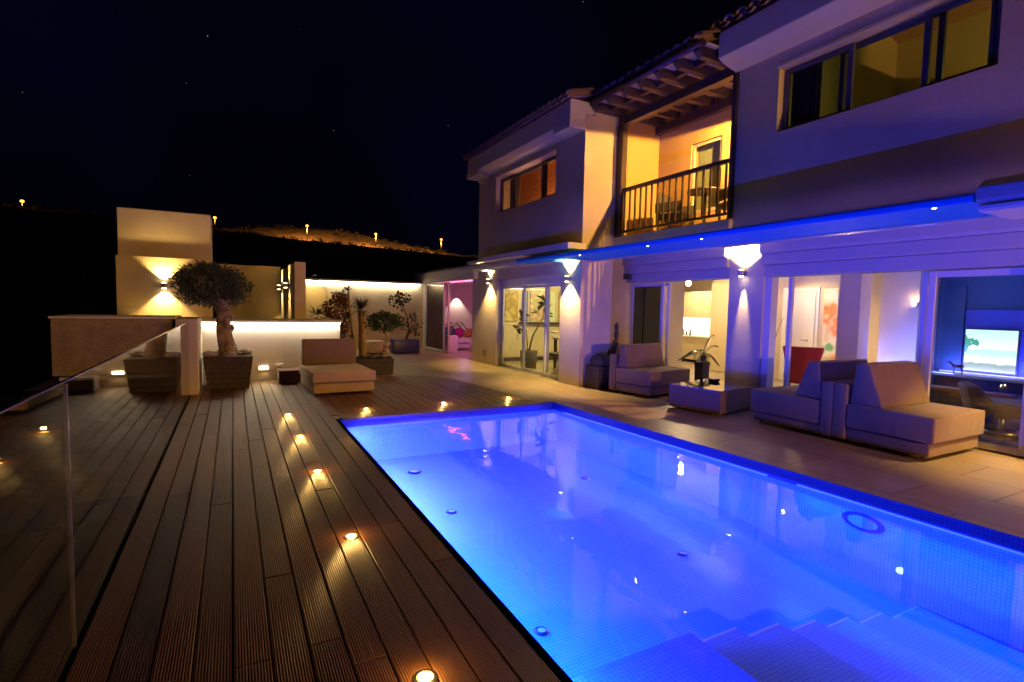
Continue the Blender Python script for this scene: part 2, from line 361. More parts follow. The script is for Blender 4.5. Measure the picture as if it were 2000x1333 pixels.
# ---------------------------------------------------------------- ground, patio, pool, deck
SHIFT = lambda y: 4.50+(6.9-y)*0.048         # right edge of the pool
PY0, PY1, PX0 = -1.2, 7.0, 1.20
def sheet(name, polys, z, m, kind='structure'):
    mb = MB()
    for p in polys: mb.add([(x, y, z) for x, y in p], [tuple(range(len(p)))])
    return mb.build(name, m, kind=kind)
patio = MB()
xr0, xr1 = SHIFT(PY0), SHIFT(PY1)
for p in ([(xr0, PY0), (14, PY0), (14, PY1), (xr1, PY1)], [(-.6, PY1), (14, PY1), (14, 11), (-.6, 11)], [(1.0, 11), (14, 11), (14, 19), (1.0, 19)], [(-2.3, -4), (14, -4), (14, PY0), (-2.3, PY0)]):
    if p[0][0] == -.6: p = [(1.0, PY1+.04), (14, PY1+.04), (14, 11), (1.0, 11)]; patio.add([(xr1, PY1, -.012), (14, PY1, -.012), (14, PY1+.04, -.012), (xr1, PY1+.04, -.012)], [(0, 1, 2, 3)])
    patio.add([(x, y, -.012) for x, y in p], [(0, 1, 2, 3)])
patio.build('patio', 'patio', kind='structure')
sheet('ground', [[(-3.0, 11), (1.0, 11), (1.0, 19), (-3.0, 19)]], -.02, 'patio')
# deck: boards of random length with gaps
dk = MB()
BW = 0.146
def edge_y(x):                               # curved far edge of the deck
    pts = [(-.62, 10.93), (2.6, 10.85), (3.2, 10.80), (3.55, 10.58), (3.9, 10.2), (4.06, 9.4), (4.13, 8.6), (4.19, 7.9), (4.24, 7.18)]
    for (a, b), (c, d) in zip(pts, pts[1:]):
        if a <= x <= c: return b+(d-b)*(x-a)/(c-a)
    return 7.18
def run(x0, x1, ya, yb0, yb1):
    y = ya
    while y < min(yb0, yb1)-.05:
        L_ = random.uniform(3.0, 6.0); last = y+L_ > min(yb0, yb1)-.6
        e0, e1 = (yb0, yb1) if last else (y+L_, y+L_)
        dz = random.uniform(-.0015, .0015)
        v = [(x0, y, -.03), (x1, y, -.03), (x1, e1, -.03), (x0, e0, -.03), (x0, y, dz), (x1, y, dz), (x1, e1, dz), (x0, e0, dz)]
        dk.add(v, [(0, 3, 2, 1), (4, 5, 6, 7), (0, 1, 5, 4), (1, 2, 6, 5), (2, 3, 7, 6), (3, 0, 4, 7)])
        y = e0+.005
        if last: break
x = -.60
while x < 4.2:
    x1 = x+BW-.007
    if x1 < 1.10: run(x, x1, -1.6, edge_y(x), edge_y(x1))
    elif x < 1.10: run(x, min(x1, 1.23), -1.6, edge_y(x), edge_y(x1))
    else: run(x, min(x1, 4.235), 7.24, edge_y(x), edge_y(min(x1, 4.235)))
    x += BW
for a, b in ((1.24, 2.7), (2.705, 4.24)):   # cross board along the far pool edge
    dk.box(a, b, 6.93, 7.235, -.03, 0.0)
deck = dk.build('deck', 'deck', kind='structure', bevel=.003, seg=1)
sheet('deck_base', [[(-.63, -4), (1.19, -4), (1.19, 10.93), (-.63, 10.93)], [(1.19, 7.02), (4.2, 7.02), (3.95, 10.1), (3.4, 10.7), (1.19, 10.9)]], -.035, 'deck_under')
# pool basin
PZ0, PZ1 = -0.62, -0.86                      # far and near floor level
pl = MB(); n = 12
vs = []; fs = []
for i in range(n+1):
    y = PY0+(PY1-PY0)*i/n; z = PZ1+(PZ0-PZ1)*min(1, max(0, (y-1.8)/2.2))
    vs += [(PX0, y, z), (SHIFT(y), y, z)]
for i in range(n): fs.append((2*i, 2*i+1, 2*i+3, 2*i+2))
pl.add(vs, fs); pl.build('pool_floor', 'pool_floor', kind='structure')
WZ = -.10
def wall_poly(p0, p1, z0, z1): return [(p0[0], p0[1], z0), (p1[0], p1[1], z0), (p1[0], p1[1], z1), (p0[0], p0[1], z1)]
MB().add(wall_poly((PX0, PY0), (PX0, PY1), -1.0, WZ-.03), [(0, 1, 2, 3)]).add(wall_poly((xr0, PY0), (xr1, PY1), -1.0, WZ-.03), [(0, 1, 2, 3)]).build('pool_wall_side', 'pool_wall_x', kind='structure')
MB().add(wall_poly((PX0, PY1), (xr1, PY1), -1.0, WZ-.03), [(0, 1, 2, 3)]).add(wall_poly((PX0, PY0), (xr0, PY0), -1.0, WZ-.03), [(0, 1, 2, 3)]).build('pool_wall_end', 'pool_wall_y', kind='structure')
MB().add(wall_poly((PX0, PY0), (PX0, PY1), WZ-.03, -.012), [(0, 1, 2, 3)]).add(wall_poly((xr0, PY0), (xr1, PY1), WZ-.03, -.012), [(0, 1, 2, 3)]).build('pool_band_side', 'band_x', kind='structure')
MB().add(wall_poly((PX0, PY1), (xr1, PY1), WZ-.03, -.012), [(0, 1, 2, 3)]).add(wall_poly((PX0, PY0), (xr0, PY0), WZ-.03, -.012), [(0, 1, 2, 3)]).build('pool_band_end', 'band_y', kind='structure')
wt = MB(); wt.add([(PX0+.001, PY0+.001, WZ), (xr0-.001, PY0+.001, WZ), (xr1-.001, PY1-.001, WZ), (PX0+.001, PY1-.001, WZ)], [(0, 1, 2, 3)])
wt.build('water', 'water', kind='structure')
# pool steps: a shelf and five treads going down towards the house side
steps = thing('pool_steps', 'blue mosaic steps going down under water from the near corner shelf', 'pool steps', (2.2, 1.0, -.6))
xs_ = [1.201, 2.24, 2.62, 3.02, 3.40, 3.78, 4.2, 4.71]
zs_ = [-.30, -.38, -.46, -.54, -.62, -.70, -.78]
for i in range(7):
    MB().box(xs_[i]+.001, xs_[i+1], PY0+.01, 2.0-.004*i, -.99, zs_[i]).build('tread' if i else 'shelf', 'pool_step' if i else 'pool_shelf', steps)
for i in range(1, 7):
    MB().box(xs_[i]-.0, xs_[i+1]-.004, 2.0-.004*i, 2.012-.004*i, zs_[i]-.02, zs_[i]+.002).build('nosing', 'nosing', steps)
# pool fittings
def disc_fitting(name, label, cat, c, nrm, r, group=None, mt='steel'):
    t = thing(name, label, cat, c, 0, group)
    q = Vector(nrm).to_track_quat('Z', 'Y').to_matrix(); c = Vector(c)
    def ring(r0, r1, h0, h1, nm, m_):
        mb = MB(); N = 28; v = []
        for k in range(N):
            a = 2*math.pi*k/N; d = Vector((math.cos(a), math.sin(a), 0))
            for rr, hh in ((r0, h1), (r1, h0)): v.append(c+q @ (d*rr+Vector((0, 0, hh))))
        mb.add(v, [(2*k, 2*k+1, (2*k+3) % (2*N), (2*k+2) % (2*N)) for k in range(N)], True)
        mb.build(nm, m_, t)
    ring(r*.62, r, .002, .014, 'rim', mt)
    mb = MB(); N = 20
    mb.add([c+q @ Vector((r*.55*math.cos(2*math.pi*k/N), r*.55*math.sin(2*math.pi*k/N), .008)) for k in range(N)], [tuple(range(N))]); mb.build('cover', 'ceramic_white' if nrm[2] else 'band_x', t)
    return t
for c, lb in (((2.0, 6.3, -.615), 'round floor fitting at the far shallow end of the pool, by the deck'), ((1.95, 4.9, -.615), 'small round floor fitting near the deck side of the pool'),
              ((3.85, 5.2, -.615), 'small round floor fitting in the far half of the pool near the patio'), ((3.55, 3.3, -.69), 'small round floor fitting in the middle of the near half of the pool'),
              ((1.85, 2.95, -.73), 'round floor fitting close under the deck edge near the steps')):
    disc_fitting('pool_floor_fitting', lb, 'pool fitting', c, (0, 0, 1), .09 if '6.3' in str(c) else .055, 'round fittings set in the pool floor')
wf = thing('pool_wall_fitting', 'flat dark blue oval lamp cover set in the patio side wall of the pool', 'pool lamp', (SHIFT(2.42)-.01, 2.42, -.27))
for ry, rz2, xx, nm, mt in ((.17, .075, .006, 'rim', 'band_x'), (.12, .05, .012, 'cover', 'pool_step')):
    MB().add([(SHIFT(2.42+ry*math.cos(2*math.pi*k/28))-xx, 2.42+ry*math.cos(2*math.pi*k/28), -.27+rz2*math.sin(2*math.pi*k/28)) for k in range(28)], [tuple(range(28))]).build(nm, mt, wf)
# assumed underwater strip lamps, unseen, under the rim on the deck side wall
for y0, y1, pw_, cl, lb in ((4.2, 6.9, P_POOL*.62, (0.034, 0.042, 1.0), 'far assumed blue strip lamp under the rim of the deck side pool wall'),
                            (1.3, 4.15, P_POOL*.36, (0.003, 0.036, 1.0), 'middle assumed blue strip lamp under the rim of the deck side pool wall'),
                            (-1.1, 1.25, P_POOL*.24, (0.002, 0.036, 1.0), 'nearest assumed blue strip lamp under the rim of the deck side pool wall')):
    t = thing('underwater_lamp', lb, 'pool lamp', (PX0+.01, (y0+y1)/2, -.18), 0, 'assumed underwater strip lamps on the deck side of the pool')
    MB().box(PX0+.002, PX0+.02, y0, y1, -.20, -.16).build('lens', 'teal_led', t)
    lamp('pool_light', 'AREA', (PX0+.03, (y0+y1)/2, -.18), pw_, cl, t, direction=(.8, 0, -.95), sx=y1-y0-.1, sy_=.03, long_y=True)

for y0, y1, pw_, cl, lb in ((3.3, 6.7, P_POOL*.10, (0.012, 0.026, 1.0), 'far added blue strip evening out the pool light along the patio side wall'),
                            (-1.0, 3.0, P_POOL*.08, (0.002, 0.036, 1.0), 'near added blue strip evening out the pool light along the patio side wall')):
    ym = (y0+y1)/2; xm = SHIFT(ym)-.16  # strips added on this side to brighten the pool floor more evenly
    t = thing('underwater_lamp', lb, 'pool lamp', (xm, ym, -.14), 0, 'added underwater fill strips on the patio side of the pool')
    MB().add([(SHIFT(y0)-.002, y0, -.115), (SHIFT(y1)-.002, y1, -.115), (SHIFT(y1)-.012, y1, -.13), (SHIFT(y0)-.012, y0, -.13)], [(0, 1, 2, 3)]).build('lens', 'teal_led', t)
    lamp('pool_light', 'AREA', (xm, ym, -.14), pw_, cl, t, direction=(-.6, 0, -1), sx=y1-y0-.1, sy_=.02, long_y=True)
# deck lights
DL = [(.63, 7.47), (.645, 6.2), (.645, 4.83), (.655, 3.37), (.665, 1.93), (1.66, 7.49), (2.84, 7.52), (3.98, 7.55), (.67, .55)]
dlab = ['lit round deck light at the turn by the far left pool corner', 'second lit deck light along the pool counting from its far corner', 'third lit deck light along the pool counting from its far corner',
        'fourth lit deck light along the pool, second nearest of the row', 'nearest lit deck light in the boards at the bottom of the photo', 'lit deck light beyond the far pool edge in front of the deck lounger',
        'middle deck light of the three beyond the far pool edge', 'deck light at the rounded right end of the deck', 'deck light out of view behind the nearest one']
for (x, y), lb in zip(DL[:8], dlab):
    t = thing('deck_light', lb, 'deck light', (x, y, 0), 0, 'round lights set in the deck boards around the pool')
    mb = MB(); N = 20; v = []
    for k in range(N):
        a = 2*math.pi*k/N
        for rr, hh in ((.036, .006), (.050, .003)): v.append((x+rr*math.cos(a), y+rr*math.sin(a), hh))
    mb.add(v, [(2*k, 2*k+1, (2*k+3) % (2*N), (2*k+2) % (2*N)) for k in range(N)], True).build('rim', 'steel', t)
    MB().blob((x, y, .003), .036, 1, 1, .22, 12).build('lens', 'led_deck', t)
    lamp('deck_bulb', 'POINT', (x, y, .05), 2.8, (1, .56, .14), t, size=.012)

# glass balustrade
bal = thing('glass_balustrade', 'frameless glass balustrade along the open edge of the wooden deck', 'balustrade', (-.62, 3, 0))
GX = -.62
for a, b in ((-1.6, 2.765), (2.785, 6.1), (6.12, 9.58)):
    MB().box(GX-.006, GX+.006, a, b, .0, 1.15).build('pane', 'glass', bal)
MB().box(GX-.007, GX+.007, -1.6, 9.58, 1.1505, 1.156).build('top_edge', mat('glass_edge', (.10, .10, .16), .2), bal)
MB().box(GX-.03, GX-.0075, -1.6, 9.58, -.15, .02).build('base_rail', 'alu_dark', bal)
MB().box(GX-.007, GX+.007, 2.770, 2.780, .0, 1.14).build('joint', mat('joint_seal', (.12, .12, .16), .25, spec=.8), bal)

# ---------------------------------------------------------------- house
house = thing('house', 'two storey pale plastered villa with balcony, tiled eaves and wide sliding windows', 'house', (9, 5, 0))
X1, XU, XG = 5.83, 6.65, 7.40
boxes = [
 (X1, 6.05, 8.2, 12.95, -.02, 5.1), (6.05, 7.85, 8.2, 8.4, 2.6, 5.3), (6.05, 12.5, 12.75, 12.95, -.02, 5.1),
 (X1, 6.57, 8.2, 8.9, -.02, 2.7), (6.57, 9.1, 8.75, 8.95, -.02, 2.6), (8.9, 9.1, 8.95, 12.75, -.02, 2.6),
 (6.05, 12.5, 8.4, 12.75, 2.55, 2.8),
 (XU, 11, 5.5, 8.2, 2.62, 2.86), (XU, 11, -2, 5.5, 2.62, 2.86), (6.57, 11, 8.2, 8.75, 2.58, 2.8),
 (XU, 7.85, 5.36, 5.5, 2.62, 5.3), (XU, 6.87, -2, 5.5, 2.62, 5.2),
 (XG+.05, 7.65, -2, 8.75, 2.05, 2.62), (XG, 7.65, 5.48, 6.13, -.02, 2.62), (XG, 7.65, .9, 2.25, -.02, 2.62), (XG+.05, 7.65, -2, -1.2, -.02, 2.62),
 (10.7, 10.9, -2, 9.3, -.02, 2.62), (10.9, 12.5, 9.3, 9.5, -.02, 2.62), (12.3, 12.5, 9.5, 12.75, -.02, 2.62), (7.65, 10.9, -2.2, -2, -.02, 5.2),
 (10.9, 12.5, 9.3, 12.75, 2.55, 2.8),
 (10.5, 10.7, -2, 5.5, 2.86, 6.2), (7.85, 10.7, 5.36, 5.5, 2.86, 6.2),
 (9.0, 9.3, 4.88, 5.22, -.02, 2.62), (10.0, 10.7, 4.5, 5.08, -.02, 2.62),
]
holes = [(X1-.1, 6.06, 8.9, 11.8, -.03, 2.17), (X1-.1, 6.06, 9.19, 11.96, 3.81, 4.67), (XU-.1, 6.88, 2.47, 4.85, 3.97, 4.83)]
solid(set(), set(), set(), boxes, holes).build('wall', 'plaster', house)
# upper left storey inside, upper right roof slope
solid(set(), set(), set(), [(6.75, 6.85, 8.4, 12.75, 2.8, 5.1), (6.05, 6.85, 8.4, 12.75, 4.95, 5.1)], []).build('brick_room', 'brickroom', house)
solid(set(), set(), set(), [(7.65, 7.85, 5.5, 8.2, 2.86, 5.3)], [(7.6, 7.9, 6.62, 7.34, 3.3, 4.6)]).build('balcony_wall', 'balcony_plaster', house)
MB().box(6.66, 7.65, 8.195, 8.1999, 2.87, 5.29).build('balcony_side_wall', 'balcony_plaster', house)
MB().prism([(6.9, 5.05), (10.5, 6.6), (10.5, 6.7), (6.9, 5.15)], 'y', -2, 5.36).build('sloping_ceiling', 'olive_room', house)
MB().box(7.0, 10.49, 5.30, 5.355, 2.87, 6.4).box(10.43, 10.49, -2, 5.3, 2.87, 6.4).box(8.6, 10.43, 3.2, 3.3, 2.87, 4.9).build('upstairs_wall', 'olive_room', house)
# annex (pink room)
solid(set(), set(), set(), [(X1, 6.0, 12.95, 13.3, -.02, 2.25), (X1, 6.0, 17.4, 18.2, -.02, 2.25), (X1, 10, 12.95, 18.2, 2.25, 2.5), (6.0, 10, 17.9, 18.1, -.02, 2.25), (9.8, 10, 13.0, 17.9, -.02, 2.25)], []).build('annex_wall', mat('pink_room_paint', (.66, .55, .50), .8, bump=(60, .3, .005)), house)
MB().prism([(5.72, 2.23), (5.72, 2.55), (5.78, 2.62), (10.1, 2.9), (10.1, 2.5), (X1-.001, 2.5), (X1-.001, 2.23)], 'y', 12.955, 18.2).build('annex_eave', 'trim', house)
# cornices
def cornice(x, xw, y0, y1, z0, z1, nm='cornice'):
    MB().prism([(x, z0+.06), (x, z1), (x+.05, z1+.02), (xw+.3, z1+.02), (xw+.3, z0+.3), (xw-.002, z0+.2), (xw-.002, z0-.05), (x+.16, z0)], 'y', y0, y1).build(nm, 'trim', house, bevel=.01, seg=1)
cornice(5.48, X1, 8.20, 12.95, 4.86, 5.30)
cornice(6.25, XU, -2, 5.56, 5.08, 5.50)
for a, b in ((8.18, 8.75), (12.25, 12.97)):
    MB().box(5.46, X1-.003, a, b, 4.80, 4.935).build('cornice_block', 'trim', house, bevel=.01)
# canopy over ground floor of the left wing
MB().box(5.40, X1-.003, 8.05, 11.75, 2.58, 2.70).build('canopy', 'trim', house, bevel=.012)
MB().box(5.62, X1-.003, 8.91, 12.9, 2.40, 2.575).build('shutter_box', 'box', house, bevel=.02, seg=3)
MB().box(5.50, X1-.003, 11.8, 12.95, 2.585, 2.66).build('canopy', 'trim', house, bevel=.012)
# roofs
def tiles(name, x0, x1, y0, y1, z0, z1, pitch=.21):
    mb = MB(); y = y0
    while y < y1:
        for (r_, o_, up) in ((.085, 0, 1), (.075, pitch/2, -1)):
            yy = y+o_; v = []; K = 6
            for (xx, zz) in ((x0 if up > 0 else x0+.04, z0+(.035 if up > 0 else .045)), (x1, z1+(.035 if up > 0 else .045))):
                for q in range(2):
                    rr = r_-.014*q
                    for k in range(K+1):
                        a = math.pi*k/K
                        v.append((xx, yy+rr*math.cos(a), zz+up*rr*math.sin(a)*.8))
            f = []
            for k in range(K):
                f += [(k, k+1, 2*(K+1)+k+1, 2*(K+1)+k), (K+1+k, 3*(K+1)+k, 3*(K+1)+k+1, K+2+k), (k, K+1+k, K+2+k, k+1)]
            mb.add(v, f, False)
        y += pitch
    mb.build(name, 'tile_roof', house)
tiles('roof_tiles', 5.38, 8.6, 8.15, 13.1, 5.33, 6.2)
tiles('roof_tiles', 5.90, 9.5, 5.62, 8.1, 5.36, 6.6)
tiles('roof_tiles', 6.17, 9.5, -2, 5.6, 5.55, 6.6)
MB().prism([(5.5, 5.325), (8.9, 6.24), (8.9, 6.28), (5.5, 5.335)], 'y', 8.15, 13.0).prism([(8.9, 6.28), (8.9, 6.24), (12.5, 5.1), (12.5, 5.2)], 'y', 8.15, 13.0).build('roof', 'tile_roof', house)
MB().prism([(6.0, 5.345), (9.5, 6.56), (9.5, 6.6), (6.0, 5.355)], 'y', 5.58, 8.14).prism([(6.3, 5.53), (9.5, 6.57), (9.5, 6.6), (6.3, 5.545)], 'y', -2.2, 5.57).prism([(9.5, 6.72), (9.5, 6.57), (11.2, 6.0), (11.2, 6.05)], 'y', -2.2, 8.14).build('roof', 'tile_roof', house)
MB().box(9.0, 9.6, 4.6, 5.2, 6.4, 7.3).build('chimney', 'trim', house)
# balcony ceiling: rafters, boards, purlins, gutter
MB().prism([(6.02, 5.33), (7.65, 5.33), (7.65, 5.30), (6.02, 5.30)], 'y', 5.56, 8.19).build('ceiling_board', 'board_pale', house)
for k in range(7):
    y = 5.62+k*.405
    MB().prism([(5.93, 5.22), (5.93, 5.30), (7.65, 5.30), (7.65, 5.15), (6.02, 5.15)], 'y', y, y+.10).build('rafter', 'wood_dark', house)
MB().box(6.60, 6.74, 5.56, 8.19, 5.00, 5.149).build('beam', 'wood_dark', house)
MB().box(7.53, 7.65, 5.5, 8.2, 5.0, 5.149).build('beam', 'wood_dark', house)
MB().box(6.26, 6.34, 5.57, 8.19, 5.19, 5.298).box(7.10, 7.18, 5.57, 8.19, 5.19, 5.298).build('purlin', 'wood_dark', house)
MB().tube([(5.95, 5.57, 5.31), (5.95, 8.22, 5.31)], .055, 12).build('gutter', 'wood_dark', house)
MB().box(6.58, 6.72, 8.06, 8.19, 2.87, 4.999).build('post', 'wood_dark', house)
MB().box(6.60, 6.72, 5.505, 5.57, 2.87, 4.999).build('post', 'wood_dark', house)
MB().tube([(6.56, 8.02, 5.2), (6.56, 8.02, 2.9)], .022, 8).build('downpipe', 'wood_dark', house)
rail = MB().box(6.62, 6.69, 5.57, 8.06, 3.74, 3.80).box(6.635, 6.675, 5.57, 8.06, 2.96, 3.0)
o = rail.build('railing', 'wood_dark', house)
for k in range(17):
    y = 5.66+k*(8.0-5.66)/16
    MB().box(6.64, 6.668, y-.014, y+.014, 3.001, 3.739).build('baluster', 'wood_dark', o)
MB().box(6.57, 6.655, 5.5, 8.2, 2.60, 2.88).build('balcony_slab_edge', 'trim', house)
MB().box(6.50, 6.568, -2, 8.19, 2.50, 2.60).build('ledge', 'trim', house)

# window maker (glazing on a plane of constant x)
def frame_x(mb, x, d, y0, y1, z0, z1, w_, wb=None):
    wb = wb or w_
    mb.box(x, x+d, y0, y0+w_, z0, z1).box(x, x+d, y1-w_, y1, z0, z1).box(x+.001, x+d-.001, y0+w_, y1-w_, z1-w_, z1).box(x+.001, x+d-.001, y0+w_, y1-w_, z0, z0+wb)
def window(x, spans, z0, z1, w_=.06, m_='alu', nm='window', d=.05, gl='glass', label=None):
    mb = MB()
    for i, (a, b) in enumerate(spans): frame_x(mb, x+(i % 2)*.052, d, a, b, z0, z1, w_)
    fr = mb.build(nm, m_, house, bevel=.004, seg=1, label=label)
    for i, (a, b) in enumerate(spans): MB().box(x+.02+(i % 2)*.052, x+.028+(i % 2)*.052, a+w_, b-w_, z0+w_, z1-w_).build('pane', gl, fr)
    return fr
window(5.98, [(10.66, 11.79), (9.68, 10.78), (8.92, 9.74)], .005, 2.0, .06, nm='sliding_window', label='triple sliding window of the dining room with pale frames')
MB().box(5.97, 6.045, 8.905, 11.795, 2.005, 2.165).build('window_head', 'alu', house)
window(5.97, [(11.2, 11.95), (9.9, 11.3), (9.2, 10.0)], 3.82, 4.66, .07, 'alu_dark', label='upper left window showing orange brick inside')
MB().box(5.80, 5.829, 9.17, 11.98, 4.675, 4.70).build('window_trim', 'trim', house)
window(6.76, [(3.93, 4.84), (3.01, 4.12), (2.48, 3.18)], 3.98, 4.82, .06, 'alu_dark', label='wide upper right window with dark frames and curtains')
MB().box(6.62, 6.649, 2.45, 4.87, 4.835, 4.87).build('window_trim', 'trim', house)
window(7.68, [(6.64, 7.33)], 3.32, 4.59, .05, 'alu', label='narrow pale green lit balcony door')
MB().box(7.84, 7.85, 6.63, 7.33, 3.3, 4.6).build('door_blind', mat('green_blind', (.36, .44, .30), .8), house)
# kitchen: dark fixed/sliding leaf at the far side, open gap, living room: open gap and closed leaf
window(7.46, [(7.72, 8.66)], .005, 2.03, .07, nm='sliding_door', gl='glass_dark', label='dark sliding leaf of the kitchen door')
mb = MB(); frame_x(mb, 7.56, .05, 7.66, 8.40, .005, 2.03, .06); mb.build('sliding_door', 'alu', house)
window(7.46, [(2.26, 3.27)], .005, 2.03, .075, nm='sliding_door', gl='glass', label='closed glass leaf in front of the television corner')
window(7.55, [(2.30, 3.38)], .005, 2.03, .06, nm='sliding_door', label='second glass leaf behind the closed one')
MB().box(7.44, 7.60, 5.36, 5.479, 0, 2.045).build('door_jamb', 'alu', house)
MB().box(7.56, 7.62, 5.10, 5.16, 0, 2.045).build('door_jamb', 'alu', house)
for y0, y1 in ((-1.2, 5.478), (6.132, 8.745)):
    MB().prism([(7.28, 2.40), (7.26, 2.44), (7.26, 2.58), (7.30, 2.62), (XG+.049, 2.62), (XG+.049, 2.40)], 'y', y0, y1).build('shutter_box', 'box', house)
    MB().prism([(7.33, 2.23), (7.32, 2.25), (7.32, 2.395), (XG+.049, 2.395), (XG+.049, 2.23)], 'y', y0, y1).build('shutter_box', 'box', house)
    MB().box(7.40, XG+.049, y0, y1, 2.055, 2.225).build('header', 'box', house)
MB().box(7.30, 7.42, 8.60, 8.74, 2.12, 2.24).build('shutter_bracket', 'alu_dark', house)
MB().box(X1-.012, X1-.001, 12.35, 12.55, .18, .34).build('vent_grille', 'alu_dark', house)
mb = MB()
for k in range(4): mb.box(X1-.02, X1-.012, 12.36, 12.54, .20+k*.035, .215+k*.035)
mb.build('vent_slat', 'trim', house)
# annex door leaves
window(5.86, [(15.6, 17.38)], .005, 2.22, .07, nm='sliding_door', gl='glass_dark', label='dark sliding leaf of the pink lit annex room')
mb = MB(); frame_x(mb, 5.92, .05, 15.35, 16.6, .005, 2.22, .06); mb.build('sliding_door', 'alu', house)
# interior doors and finishes that belong to the house
dr = MB().box(10.655, 10.695, 6.66, 7.21, .0, 1.93).build('interior_door', 'white', house, label='white interior door with lever handle')
MB().tube([(10.655, 6.78, .92), (10.61, 6.78, .92), (10.61, 6.90, .92)], .011, 8).build('handle', 'steel', dr)
MB().box(10.67, 10.698, 7.215, 7.40, 0, 2.03).box(10.67, 10.698, 6.59, 6.655, 0, 2.03).box(10.67, 10.698, 6.655, 7.215, 1.94, 2.03).build('door_frame', 'white', house)
MB().box(6.05, 8.9, 12.70, 12.749, 0, .10).build('skirting', 'wood_dark', house)
MB().box(12.25, 12.299, 9.5, 12.7, 0, .08).build('skirting', 'wood_dark', house)
MB().box(7.0, 8.88, 12.60, 12.749, 1.03, 1.07).build('wall_ledge', 'wood_dark', house)
sheet('interior_floor', [[(7.45, -2), (10.7, -2), (10.7, 12.75), (7.45, 12.75)], [(10.7, 9.3), (12.3, 9.3), (12.3, 12.75), (10.7, 12.75)], [(5.86, 8.95), (7.45, 8.95), (7.45, 17.9), (5.86, 17.9)], [(7.45, 12.95), (9.8, 12.95), (9.8, 17.9), (7.45, 17.9)]], -.006, 'floor_in')
MB().box(7.66, 10.69, -1.99, 12.7, 2.44, 2.50).build('ceiling', 'white', house)
# awnings
aw = thing('awning', 'long blue lit awning running along the facade over the patio', 'awning', (5.6, 5, 2.4))
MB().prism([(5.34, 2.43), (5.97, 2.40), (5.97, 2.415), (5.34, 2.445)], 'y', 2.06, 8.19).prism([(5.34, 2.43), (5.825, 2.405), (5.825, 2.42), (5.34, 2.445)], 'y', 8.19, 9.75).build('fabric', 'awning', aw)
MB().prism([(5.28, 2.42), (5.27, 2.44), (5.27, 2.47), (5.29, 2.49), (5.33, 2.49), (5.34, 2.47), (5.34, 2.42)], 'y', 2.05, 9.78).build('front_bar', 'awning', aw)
MB().prism([(5.97, 2.385), (5.97, 2.43), (6.03, 2.43), (6.03, 2.375)], 'y', 2.06, 8.18).build('back_bar', 'box', aw)
for k, y in enumerate((2.35, 3.55, 4.9, 5.35, 5.9, 6.5, 7.6, 8.9)):
    MB().blob((5.36+(k % 2)*.25, y, 2.425), .012, 1, 1.6, .6, 8).build('spot', 'led_warm', aw)  # glowing blobs stand for reflections of the deck lights
aw2 = thing('awning', 'pale cased awning at the right edge of the photo', 'awning', (5.6, 0, 2.4))
MB().prism([(5.30, 2.38), (5.24, 2.42), (5.24, 2.52), (5.36, 2.60), (6.2, 2.60), (6.2, 2.36)], 'y', -1.5, 2.02).build('case', 'box', aw2, bevel=.01)
MB().prism([(5.26, 2.33), (5.24, 2.35), (5.24, 2.375), (5.30, 2.375), (5.9, 2.36), (5.9, 2.33)], 'y', -1.5, 2.0).build('front_bar', 'trim', aw2)
# curtains upstairs
def curtain(lb, x, y0, y1, z0, z1, m_, n_=7):
    mb = MB(); K = n_*6; v = []
    for i in range(K+1):
        y = y0+(y1-y0)*i/K; xx = x+.035*math.sin(i/6*2*math.pi)
        v += [(xx, y, z0), (xx, y, z1)]
    mb.add(v, [(2*i, 2*i+2, 2*i+3, 2*i+1) for i in range(K)], True)
    tag(mb.build('curtain', m_), lb, 'curtain')
curtain('gathered brown curtain at the left end of the upper right window', 6.98, 4.46, 4.86, 3.2, 4.9, 'curtain')
curtain('blue lit curtain at the right end of the upper right window', 6.98, 2.3, 2.68, 3.2, 4.95, 'curtain_blue', 4)
curtain('narrow curtain behind the upper left window', 6.25, 11.5, 11.95, 3.4, 4.7, 'curtain_blue', 4)
pic = tag(MB().box(10.38, 10.425, 4.15, 4.75, 3.9, 5.2).build('mirror', 'tealwall'), 'tall dark mirror on the wall of the upper right room', 'mirror')

# ---------------------------------------------------------------- garden walls and outbuildings
wl = thing('led_wall', 'low pale stone faced wall with a lit strip under its cap behind the deck', 'wall', (.6, 11, 0))
MB().box(-.50, 1.90, 10.95, 12.0, -.02, 1.09).build('body', 'stone_wall', wl)
MB().box(-2.30, 1.94, 10.86, 12.0, 1.105, 1.15).build('cap', 'trim', wl, bevel=.006)
MB().box(-.50, 1.90, 10.90, 10.94, 1.088, 1.104).build('led_strip', 'led', wl)
lamp('strip_light', 'AREA', (.7, 10.92, 1.085), P_LED, (1.0, .86, .66), wl, direction=(0, .35, -1), sx=2.38, sy_=.03)
sb = thing('outdoor_room', 'rough plastered box with cantilevered floor at the end of the glass balustrade', 'outbuilding', (-1.4, 10.4, .3))
MB().box(-2.31, -.80, 9.72, 10.85, .36, 1.19).build('body', 'rough_plaster', sb)
MB().box(-2.25, -.80, 9.78, 10.8, .28, .33).build('floor_slab', 'trim', sb)
MB().box(-.795, -.50, 9.60, 10.945, .0, 1.20).build('end_pier', 'plaster', sb, bevel=.008)
MB().box(-2.33, -.80, 9.70, 10.85, 1.195, 1.225).build('cap', 'trim', sb)
ch = thing('barbecue_chimney', 'tall square rendered chimney block with a ledge and a wall lamp', 'chimney', (-1.1, 12.3, 1.1))
MB().box(-1.90, -.38, 12.0, 12.9, 1.151, 2.30).build('lower_block', 'plaster_far', ch, bevel=.008)
MB().box(-1.87, -.37, 12.06, 12.9, 2.301, 3.18).build('upper_block', 'plaster_far', ch, bevel=.008)
